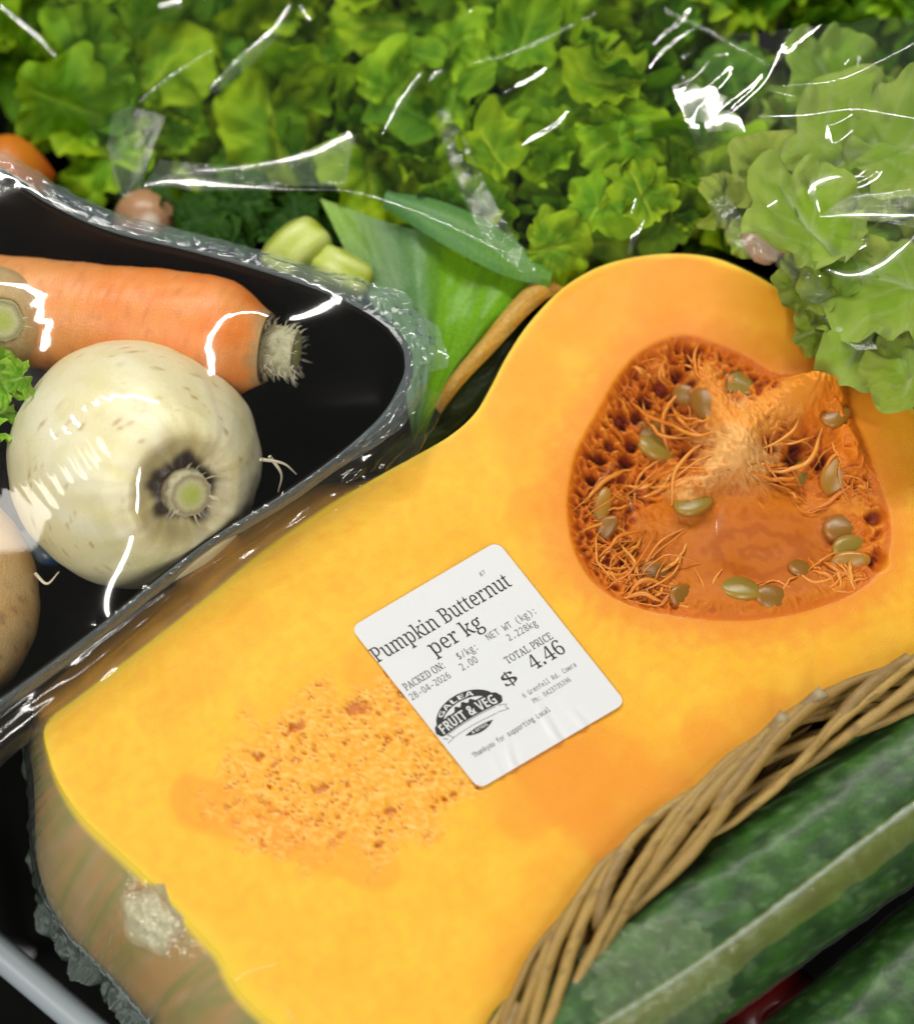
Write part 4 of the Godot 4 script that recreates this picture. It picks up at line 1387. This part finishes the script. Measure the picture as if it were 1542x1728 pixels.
func lettuce(called: String, label: String, spots: Array, meshes: Array, tones: Array, size: Vector2, tilt: float, count: int, heights: Vector2, within: PackedVector2Array) -> Node3D:
	var t := thing(called, label, "lettuce", "lettuces behind the pumpkin")
	var tries := 0
	var made := 0
	var used := []
	var lo := Vector2(1e9, 1e9)
	var hi := Vector2(-1e9, -1e9)
	for p in within:
		lo = lo.min(p)
		hi = hi.max(p)
	while made < count and tries < count * 40:
		tries += 1
		var g := Vector2(rng.randf_range(lo.x, hi.x), rng.randf_range(lo.y, hi.y))
		if not Geometry2D.is_point_in_polygon(g, within):
			continue
		var f := made / float(count)
		var gap := lerpf(26.0, 46.0, f)
		var ok := true
		for e in used:
			if absf(e.z - f) < 0.34 and Vector2(e.x, e.y).distance_to(g) < gap:
				ok = false
				break
		if not ok and tries % 12 != 0:
			continue
		used.append(Vector3(g.x, g.y, f))
		var hgt := lerpf(heights.x, heights.y, pow(f, 0.8)) + rng.randf_range(-0.006, 0.006)
		var sz := rng.randf_range(size.x, size.y)
		var b := Basis.from_euler(Vector3(rng.randfn(0.0, tilt), rng.randf() * TAU, rng.randfn(0.0, tilt)))
		part("leaf", meshes[rng.randi() % meshes.size()], tones[rng.randi() % tones.size()], t, Transform3D(b.scaled_local(Vector3(sz, sz * rng.randf_range(0.7, 1.3), sz)), pt(g.x, g.y, hgt)))
		made += 1
	for b in spots:
		part("leaf", meshes[int(b[6]) % meshes.size()], tones[int(b[7]) % tones.size()], t, Transform3D(Basis.from_euler(Vector3(b[4], b[5], b[8])).scaled_local(Vector3.ONE * b[3] * 0.001), pt(b[0], b[1], b[2] * 0.001)))
	return t

func build_lettuces() -> void:
	var oak := []
	for k in 12:
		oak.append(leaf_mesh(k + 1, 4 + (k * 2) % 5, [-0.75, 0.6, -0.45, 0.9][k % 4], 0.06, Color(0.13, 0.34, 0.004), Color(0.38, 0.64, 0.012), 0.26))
	var tones := [leaf_mat("lettuce leaf", Color(1, 1, 1), 0.42), leaf_mat("yellow green leaf", Color(1.0, 0.95, 0.8), 0.46), leaf_mat("mid green leaf", Color(0.82, 0.86, 0.8), 0.28), leaf_mat("deep green leaf", Color(0.62, 0.72, 0.65), 0.24)]
	lettuce("lettuce", "oak leaf lettuce of many small round lobes, directly behind the pumpkin",
		[[1040, 235, 2, 17, 0.1, 0.4, 0, 0, 0.15], [1085, 330, 3, 14, 0.2, 2.0, 2, 1, 0.1], [1010, 345, 2, 14, -0.1, 1.0, 4, 0, 0.2], [1030, 140, -1, 16, 0.2, 3.0, 5, 1, -0.1], [835, 260, 1, 13, 0.2, 2.2, 1, 1, 0.1], [880, 75, -4, 15, 0.1, 1.2, 3, 2, 0.1], [930, 420, 0, 13, 0.5, 0.2, 6, 1, 0.0]],
		oak, tones, Vector2(0.0085, 0.0200), 0.62, 260, Vector2(-0.075, -0.006), PackedVector2Array([Vector2(560, -90), Vector2(1420, -90), Vector2(1260, 120), Vector2(1230, 330), Vector2(1245, 400), Vector2(1120, 385), Vector2(1000, 410), Vector2(900, 440), Vector2(760, 380), Vector2(640, 200)]))
	lettuce("lettuce", "green leaf lettuce in a clear bag at the top left, beyond the veg tray",
		[], oak, [tones[0], tones[2], tones[3], tones[1]], Vector2(0.010, 0.024), 0.6, 210, Vector2(-0.085, -0.022), PackedVector2Array([Vector2(-120, -110), Vector2(720, -110), Vector2(700, 330), Vector2(560, 330), Vector2(330, 310), Vector2(190, 310), Vector2(120, 190), Vector2(-60, 110)]))
	lettuce("lettuce", "dark green lettuce at the top right, behind the bagged pale lettuce",
		[], oak, [tones[2], tones[3], tones[0]], Vector2(0.013, 0.020), 0.5, 50, Vector2(-0.07, -0.02), PackedVector2Array([Vector2(1330, -90), Vector2(1700, -90), Vector2(1700, 200), Vector2(1380, 210)]))
	var broad := []
	for k in 5:
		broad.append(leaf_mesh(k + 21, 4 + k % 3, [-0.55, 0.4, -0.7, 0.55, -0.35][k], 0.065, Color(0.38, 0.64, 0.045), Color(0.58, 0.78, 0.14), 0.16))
	var pale := [leaf_mat("pale leaf", Color(1, 1, 1), 0.36), leaf_mat("pale yellow leaf", Color(1.0, 0.96, 0.88), 0.36), leaf_mat("pale mid leaf", Color(0.86, 0.92, 0.8), 0.34)]
	for m in pale:
		m.roughness = 0.26
		m.metallic_specular = 0.5
		m.heightmap_scale = 0.03
	var t := lettuce("lettuce", "pale green broad leaf lettuce in a clear bag, resting on the pumpkin's top right edge",
		[[1430, 265, 22, 27, 0.15, 0.6, 0, 0, 0.1], [1370, 385, 25, 22, 0.25, 2.2, 1, 0, -0.1], [1305, 300, 18, 17, 0.1, 1.2, 2, 1, 0.3], [1520, 250, 20, 24, 0.0, 0.2, 3, 0, 0.2], [1440, 420, 18, 22, 0.4, 1.7, 4, 2, 0.0], [1535, 480, 24, 22, 0.1, 2.6, 0, 0, -0.2], [1410, 500, 12, 18, 0.3, 0.9, 1, 1, 0.1],
		[1480, 560, 14, 20, 0.2, 3.9, 2, 0, 0.0], [1540, 620, 15, 17, 0.2, 4.4, 3, 1, 0.1], [1225, 350, 6, 12, 0.8, 1.6, 2, 1, 0.3], [1260, 400, 6, 9, 0.4, 0.4, 4, 1, 0.4], [1420, 150, 6, 20, 0.2, 2.4, 1, 2, 0.1], [1375, 560, 6, 10, 0.3, 0.3, 3, 1, 0.2], [1360, 470, 8, 13, 0.2, 5.3, 3, 1, 0.2]],
		broad, pale, Vector2(0.016, 0.024), 0.40, 34, Vector2(-0.045, 0.004), PackedVector2Array([Vector2(1240, 170), Vector2(1650, 160), Vector2(1750, 640), Vector2(1560, 640), Vector2(1440, 560), Vector2(1330, 420), Vector2(1250, 380)]))
	# its cut base, in the corner of the bag
	var s := Shape.new()
	var bc := pt(1292, 405, 0.006)
	turned(s, bc, Vector3(-0.3, 0.5, 0.4).normalized(), 16, 30, func(u: float, w: float) -> Vector2: return Vector2(-cos(PI * u) * 0.007, sin(PI * u) * 0.0085 * (1.0 + 0.15 * soft.get_noise_2d(cos(w) * 2.0, sin(w) * 2.0))), func(u: float, w: float) -> Color: return mixc(Color(0.62, 0.48, 0.38), Color(0.45, 0.26, 0.14), 0.5 + soft.get_noise_2d(u * 5.0, w * 2.0)))
	part("cut_base", s.mesh(), solid("lettuce base", 0.5, 0.3, 9.0, Color.WHITE, 0.75), t)
	build_bags()

# a loose bag wall: a sheet between a near edge (plan x, y, height mm) and a far one
func bag_wall(near: Array, far: Array, crush: float, sd: float) -> ArrayMesh:
	var a := curve(pts3(near), 12)
	var b := curve(pts3(far), 12)
	var s := Shape.new()
	var nu := 170
	var nv := 110
	for j in nv + 1:
		var v := j / float(nv)
		for i in nu + 1:
			var u := i / float(nu)
			var fa := u * (a.size() - 1)
			var fb := u * (b.size() - 1)
			var pa := a[int(fa)].lerp(a[mini(int(fa) + 1, a.size() - 1)], fa - int(fa))
			var pb := b[int(fb)].lerp(b[mini(int(fb) + 1, b.size() - 1)], fb - int(fb))
			var p := pa.lerp(pb, v)
			var g := p * 1000.0
			# long creases that run up and to the right, with a sharp crest
			var l := Vector2(g.x, g.z).rotated(0.95 + 0.25 * soft.get_noise_2d(g.x * 0.006 + sd, g.z * 0.006))
			var c := absf(soft.get_noise_2d(l.x * 0.0035 + sd, l.y * 0.020)) * 14.0 + absf(fine.get_noise_2d(l.x * 0.008 + sd, l.y * 0.055)) * 3.0
			p.y += (c - 2.5) * 0.001 * crush * ss(0.0, 0.12, v)
			s.add(p, Color.WHITE)
	s.skin(0, nv + 1, nu + 1, false, true)
	return s.mesh()

func build_bags() -> void:
	var clear := film("bag film", 0.003, 0.05, 0.06, 60.0)
	var glint := film("bag fold", 0.03, 0.09)
	var haze := film("bag haze", 0.05, 0.10, 0.2, 18.0, Color(0.85, 0.92, 0.85))
	var t := thing("lettuce_bag", "clear plastic bag with bright folds around the lettuces at the top", "plastic bag", "plastic bags around the lettuces")
	part("bag_wall", bag_wall([195, 338, 4, 330, 314, 6, 590, 322, 8, 770, 388, 8, 900, 462, 5, 1000, 440, 5, 1120, 425, 5, 1190, 380, 6], [40, -120, 14, 330, -120, 18, 590, -120, 20, 770, -120, 20, 900, -120, 20, 1000, -120, 20, 1120, -120, 18, 1250, -120, 18], 0.20, 3.0), clear, t)
	for b in [[[245, 316, 6, 300, 306, 8, 400, 312, 8, 500, 317, 8], [2.0, 7.0, 3.0, 1.2]], [[300, 296, 8, 420, 282, 9, 530, 258, 10, 600, 225, 11], [1.2, 2.5, 4.0, 6.0]], [[592, 222, 11, 588, 265, 10, 583, 315, 8], [5.0, 1.6, 0.8]],
		[[500, 317, 8, 590, 320, 8, 690, 350, 8, 770, 386, 8, 840, 425, 7], [0.8, 1.0, 1.2, 1.4, 0.8]], [[645, 230, 8, 680, 170, 9, 715, 115, 10], [1.0, 3.0, 1.2]], [[725, 135, 9, 745, 118, 10, 752, 126, 9], [1.0, 3.0, 1.0]],
		[[358, 158, 6, 410, 105, 7, 460, 55, 8, 492, 0, 8], [3.0, 5.5, 4.0, 1.5]], [[0, 8, 2, 50, 48, 3, 95, 95, 2], [1.8, 3.0, 1.6]], [[268, 12, 4, 310, 2, 4], [3.0, 6.0]], [[505, 10, 7, 525, 38, 7], [2.0, 2.0]],
		[[235, 175, 4, 300, 120, 5, 360, 80, 5], [0.8, 1.6, 0.7]], [[1060, 430, 8, 1072, 395, 9, 1085, 370, 8], [1.4, 2.6, 1.0]], [[1066, 360, 8, 1075, 330, 8], [0.6, 1.3]], [[790, 108, 8, 880, 82, 9, 1010, 20, 9], [0.8, 2.0, 1.0]], [[1120, 10, 8, 1210, 60, 8, 1300, 120, 7], [0.9, 1.6, 0.7]]]:
		pleat(t, b[0], b[1], LAMP_BACK, glint, 0.22)
	# hazy corner where the film is doubled, and the sealed edge strip to its right
	var o := part("doubled_film", bag_wall([180, 245, 6, 205, 330, 6, 240, 318, 6], [190, 190, 7, 230, 180, 8, 280, 200, 7], 0.5, 9.0), haze, t)
	o.set_meta("label", "hazy corner where the bag film is doubled")
	part("doubled_film", bag_wall([245, 312, 7, 400, 312, 8, 583, 316, 8], [270, 270, 8, 430, 278, 9, 596, 226, 11], 0.25, 14.0), haze, t)
	part("doubled_film", bag_wall([735, 190, 6, 760, 280, 7, 815, 400, 7, 880, 460, 6], [755, 185, 6, 800, 270, 7, 850, 370, 7, 905, 455, 6], 0.25, 19.0), haze, t)
	t = thing("lettuce_bag", "crinkled clear plastic bag with white glints around the pale lettuce on the right", "plastic bag", "plastic bags around the lettuces")
	part("bag_wall", bag_wall([1135, 150, 20, 1178, 260, 24, 1195, 340, 22, 1240, 418, 18, 1305, 446, 16, 1350, 500, 14, 1435, 596, 13, 1550, 705, 12, 1700, 830, 10], [1215, 60, 20, 1330, 50, 34, 1420, 40, 40, 1500, 30, 40, 1600, 40, 42, 1700, 80, 44, 1780, 200, 44, 1820, 350, 40, 1860, 600, 30], 0.30, 27.0), film("pale bag film", 0.012, 0.06, 0.06, 60.0), t)
	for b in [[[1152, 150, 30, 1180, 170, 32, 1215, 190, 32], [8.0, 14.0, 12.0]], [[1190, 205, 32, 1225, 200, 32, 1255, 228, 30], [6.0, 9.0, 1.0]], [[1133, 148, 28, 1172, 128, 30, 1200, 98, 30], [1.0, 1.6, 1.0]], [[1205, 92, 30, 1232, 92, 30], [1.2, 1.6]],
		[[1282, 186, 38, 1360, 186, 40, 1440, 179, 42, 1500, 195, 42, 1560, 214, 42], [1.0, 2.2, 1.6, 1.8, 1.0]], [[1325, 136, 38, 1412, 130, 40, 1480, 104, 41, 1560, 70, 40], [0.8, 1.2, 1.6, 1.2]], [[1395, 452, 40, 1440, 462, 42, 1490, 445, 42, 1550, 395, 42], [1.2, 5.0, 4.0, 1.2]],
		[[1370, 302, 40, 1372, 330, 42, 1384, 358, 42], [2.0, 2.4, 1.2]], [[1372, 308, 42, 1400, 300, 42, 1425, 300, 42], [4.0, 5.0, 2.0]], [[1384, 358, 42, 1450, 358, 43, 1560, 372, 43], [1.2, 3.5, 3.0]], [[1440, 325, 43, 1490, 325, 43, 1560, 322, 43], [0.8, 1.2, 0.8]],
		[[1395, 210, 42, 1400, 236, 43, 1415, 238, 43, 1440, 218, 43], [1.2, 1.8, 1.6, 1.2]], [[1400, 212, 42, 1425, 200, 43, 1440, 190, 43], [0.8, 1.2, 0.8]], [[1298, 352, 36, 1312, 335, 37], [2.6, 2.6]], [[1425, 108, 40, 1436, 96, 40], [1.0, 1.8]], [[1300, 150, 38, 1340, 165, 38], [0.8, 1.0]]]:
		pleat(t, b[0], b[1], LAMP_BACK, glint, 0.2, "film_fold", 1.0)
	part("doubled_film", bag_wall([1195, 340, 22, 1245, 420, 18, 1310, 444, 16, 1360, 505, 14, 1440, 592, 13], [1225, 330, 24, 1270, 395, 22, 1320, 425, 20, 1385, 480, 18, 1480, 590, 16], 0.3, 33.0), haze, t)
	part("doubled_film", bag_wall([1384, 362, 43, 1470, 372, 43, 1560, 388, 43], [1440, 326, 43, 1490, 326, 43, 1560, 326, 43], 0.2, 39.0), haze, t)

# ---------------------------------------------------------------- leek, celery, dried leaf

func build_greens() -> void:
	# leek blade: pleated sheet that widens away from the pumpkin
	var t := thing("leek_leaf", "broad flat green leek leaf with fine ribs, between the tray's tip and the pumpkin", "leek")
	var left := curve(pts3([700, 780, -30, 690, 700, -16, 668, 590, -9, 605, 470, -9, 540, 335, -14]), 10)
	var right := curve(pts3([706, 770, -30, 735, 690, -16, 790, 605, -12, 845, 540, -10, 905, 468, -12]), 10)
	var s := Shape.new()
	var nu := 90
	for i in left.size():
		for j in nu:
			var u := j / float(nu - 1)
			var v := i / float(left.size() - 1)
			var p := left[i].lerp(right[i], u)
			var rib := absf(fmod(u * 14.0, 1.0) - 0.5)
			p.y += 0.0035 * exp(-pow((u - 0.46) / 0.10, 2)) * v + 0.004 * exp(-pow((u - 0.9) / 0.10, 2)) * v + 0.00018 * rib + 0.0012 * soft.get_noise_2d(u * 3.0, v * 3.0)
			var c := mixc(Color(0.105, 0.23, 0.070), Color(0.16, 0.37, 0.012), ss(0.40, 0.62, u))
			c = mixc(c, Color(0.22, 0.42, 0.03), (1.0 - ss(0.0, 0.35, u)) * ss(0.72, 0.95, v))
			c = mixc(c, Color(0.06, 0.14, 0.02), ss(0.05, 0.5, soft.get_noise_2d(u * 16.0, v * 1.5)) * 0.25)
			c = mixc(c, Color(0.20, 0.36, 0.16), exp(-pow((u - 0.43) / 0.03, 2)) * 0.6)
			s.add(p, c)
	s.skin(0, left.size(), nu, false, true)
	part("blade", s.mesh(), leaf_mat("leek blade", Color(1, 1, 1), 0.2), t)
	s = Shape.new()
	var top := curve(pts3([650, 335, -6, 720, 362, -3, 800, 400, -2, 870, 440, -2, 930, 470, -4]), 8)
	for i in top.size():
		for j in 12:
			var v := j / 11.0 - 0.5
			var u := i / float(top.size() - 1)
			s.add(top[i] + Vector3(-0.25, 0, 0.97) * (v * 0.011 * (0.5 + sin(PI * clampf(u, 0.05, 0.95)))) + Vector3(0, 0.0025 - 0.012 * v * v, 0), mixc(Color(0.10, 0.25, 0.085), Color(0.13, 0.31, 0.04), u + 0.5 * soft.get_noise_2d(u * 5.0, v * 4.0)))
	s.skin(0, top.size(), 12, false, true)
	part("folded_blade", s.mesh(), leaf_mat("leek blade", Color(1, 1, 1), 0.2), t)
	# dried strip along the pumpkin
	t = thing("dried_leaf", "narrow yellowed dry leaf lying between the leek and the pumpkin", "dry leaf")
	s = Shape.new()
	var d := curve(pts3([735, 690, -16, 770, 640, -8, 825, 578, -5, 880, 515, -4, 915, 485, -5, 945, 478, -9]), 9)
	for i in d.size():
		for j in 12:
			var v := j / 11.0 - 0.5
			var u := i / float(d.size() - 1)
			s.add(d[i] + Vector3(0.75, 0, 0.62) * (v * 0.0085 * (0.5 + 0.7 * u)) + Vector3(0, 0.001 - 0.010 * v * v + 0.0006 * soft.get_noise_2d(u * 9.0, v * 3.0), 0), mixc(Color(0.62, 0.30, 0.035), Color(0.55, 0.36, 0.10), 0.5 + soft.get_noise_2d(u * 6.0, v * 5.0) - v * 0.5))
	s.skin(0, d.size(), 12, false, true)
	part("blade", s.mesh(), leaf_mat("dry leaf", Color(1, 1, 1), 0.1), t)
	# dark leaf under it, down in the gap
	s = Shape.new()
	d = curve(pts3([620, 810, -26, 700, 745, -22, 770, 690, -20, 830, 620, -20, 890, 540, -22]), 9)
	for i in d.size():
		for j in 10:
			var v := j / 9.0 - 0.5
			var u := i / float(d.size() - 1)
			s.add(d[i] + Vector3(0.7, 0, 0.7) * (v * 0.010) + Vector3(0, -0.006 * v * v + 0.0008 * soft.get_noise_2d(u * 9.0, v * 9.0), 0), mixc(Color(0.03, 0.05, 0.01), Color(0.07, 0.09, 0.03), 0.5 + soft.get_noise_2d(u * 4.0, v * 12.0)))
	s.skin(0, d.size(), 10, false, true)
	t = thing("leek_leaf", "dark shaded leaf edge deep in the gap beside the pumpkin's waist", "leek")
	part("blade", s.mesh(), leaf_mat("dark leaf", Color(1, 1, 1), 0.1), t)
	# celery stalk pieces
	for b in [["thick pale yellow-green celery piece, left of the leek leaf", [470, 470, -16, 500, 430, -12, 545, 395, -14], 0.0105], ["short yellow-green celery piece nearest the tray's gathered film", [540, 440, -14, 575, 465, -11, 625, 490, -14], 0.0085]]:
		t = thing("celery_piece", b[0], "celery", "celery pieces behind the tray")
		s = Shape.new()
		var r0: float = b[2]
		tube(s, curve(pts3(b[1]), 10), func(u: float, w: float) -> float: return r0 * sqrt(clampf(1.0 - pow(absf(u * 2.0 - 1.0), 6.0), 0.02, 1.0)) * (1.0 + 0.06 * cos(6.0 * w)), 36, func(u: float, w: float) -> Color: return mixc(Color(0.48, 0.58, 0.06), Color(0.60, 0.68, 0.18), 0.5 + 0.4 * cos(6.0 * w) + soft.get_noise_2d(u * 4.0, w)))
		part("stalk", s.mesh(), solid("celery", 0.35, 0.1, 14.0, Color.WHITE, 0.8), t)
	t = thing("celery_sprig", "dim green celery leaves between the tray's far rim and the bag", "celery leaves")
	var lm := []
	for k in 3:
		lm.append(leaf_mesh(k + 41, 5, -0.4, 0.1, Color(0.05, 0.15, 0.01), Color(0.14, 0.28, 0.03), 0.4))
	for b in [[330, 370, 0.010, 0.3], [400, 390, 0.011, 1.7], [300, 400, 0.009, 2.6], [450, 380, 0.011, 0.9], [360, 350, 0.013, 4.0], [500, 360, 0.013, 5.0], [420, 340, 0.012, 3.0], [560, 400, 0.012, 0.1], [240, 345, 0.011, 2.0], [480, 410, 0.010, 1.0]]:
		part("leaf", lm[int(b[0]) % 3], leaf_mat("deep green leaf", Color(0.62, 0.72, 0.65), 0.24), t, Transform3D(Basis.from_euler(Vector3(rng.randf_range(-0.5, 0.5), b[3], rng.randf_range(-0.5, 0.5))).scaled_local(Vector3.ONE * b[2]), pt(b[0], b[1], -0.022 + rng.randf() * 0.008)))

func build_small() -> void:
	# blunt end of another carrot behind the tray
	var t := thing("carrot", "blurred orange carrot end behind the tray's rim at the left edge", "carrot")
	var a := pt(-90, 330, -0.030)
	var b := pt(62, 300, -0.026)
	var axis := (b - a).normalized()
	var s := Shape.new()
	turned(s, a, axis, 40, 50, func(u: float, w: float) -> Vector2:
		var e := ss(0.55, 1.0, u)
		return Vector2(u * 0.042, 0.0175 * sqrt(maxf(1.0 - e * e, 0.0)) * (1.0 + 0.02 * soft.get_noise_2d(u * 6.0, cos(w)))), func(u: float, w: float) -> Color: return mixc(Color(0.66, 0.20, 0.014), Color(0.42, 0.07, 0.01), ss(0.85, 1.0, u) + 0.2 * soft.get_noise_2d(u * 4.0, w)))
	part("root", s.mesh(), solid("carrot skin", 0.42), t)
	t = thing("shallot", "small brown shallot with a pale root plate, behind the tray's far rim", "shallot")
	s = Shape.new()
	var c := pt(246, 372, -0.022)
	turned(s, c, (pt(262, 385, 0.0) - c).normalized(), 30, 40, func(u: float, w: float) -> Vector2: return Vector2(-cos(PI * u) * 0.012, sin(PI * u) * 0.0115), func(u: float, w: float) -> Color: return mixc(mixc(Color(0.36, 0.19, 0.09), Color(0.45, 0.25, 0.14), 0.5 + soft.get_noise_2d(w * 4.0, u)), Color(0.75, 0.62, 0.50), ss(0.86, 0.94, u)))
	part("bulb", s.mesh(), solid("shallot skin", 0.35), t)
	# white shelf rail
	t = thing("shelf_rail", "white round metal rail crossing the bottom left corner", "rail")
	s = Shape.new()
	tube(s, PackedVector3Array([pt(-260, 1388, -0.066), pt(-20, 1591, -0.066), pt(165, 1747, -0.066), pt(420, 1962, -0.066)]), func(_u: float, _w: float) -> float: return 0.0056, 28, func(_u: float, _w: float) -> Color: return Color(0.34, 0.39, 0.43))
	part("bar", s.mesh(), solid("white enamel", 0.35, 0.0), t)
	# its bracket under the shelf edge
	s = Shape.new()
	tube(s, PackedVector3Array([pt(-20, 1591, -0.066) , pt(-20, 1591, -0.066) + Vector3(0, -0.06, 0)]), func(_u: float, _w: float) -> float: return 0.004, 16, func(_u: float, _w: float) -> Color: return Color(0.70, 0.73, 0.76))
	part("post", s.mesh(), solid("white enamel", 0.35, 0.0), t)
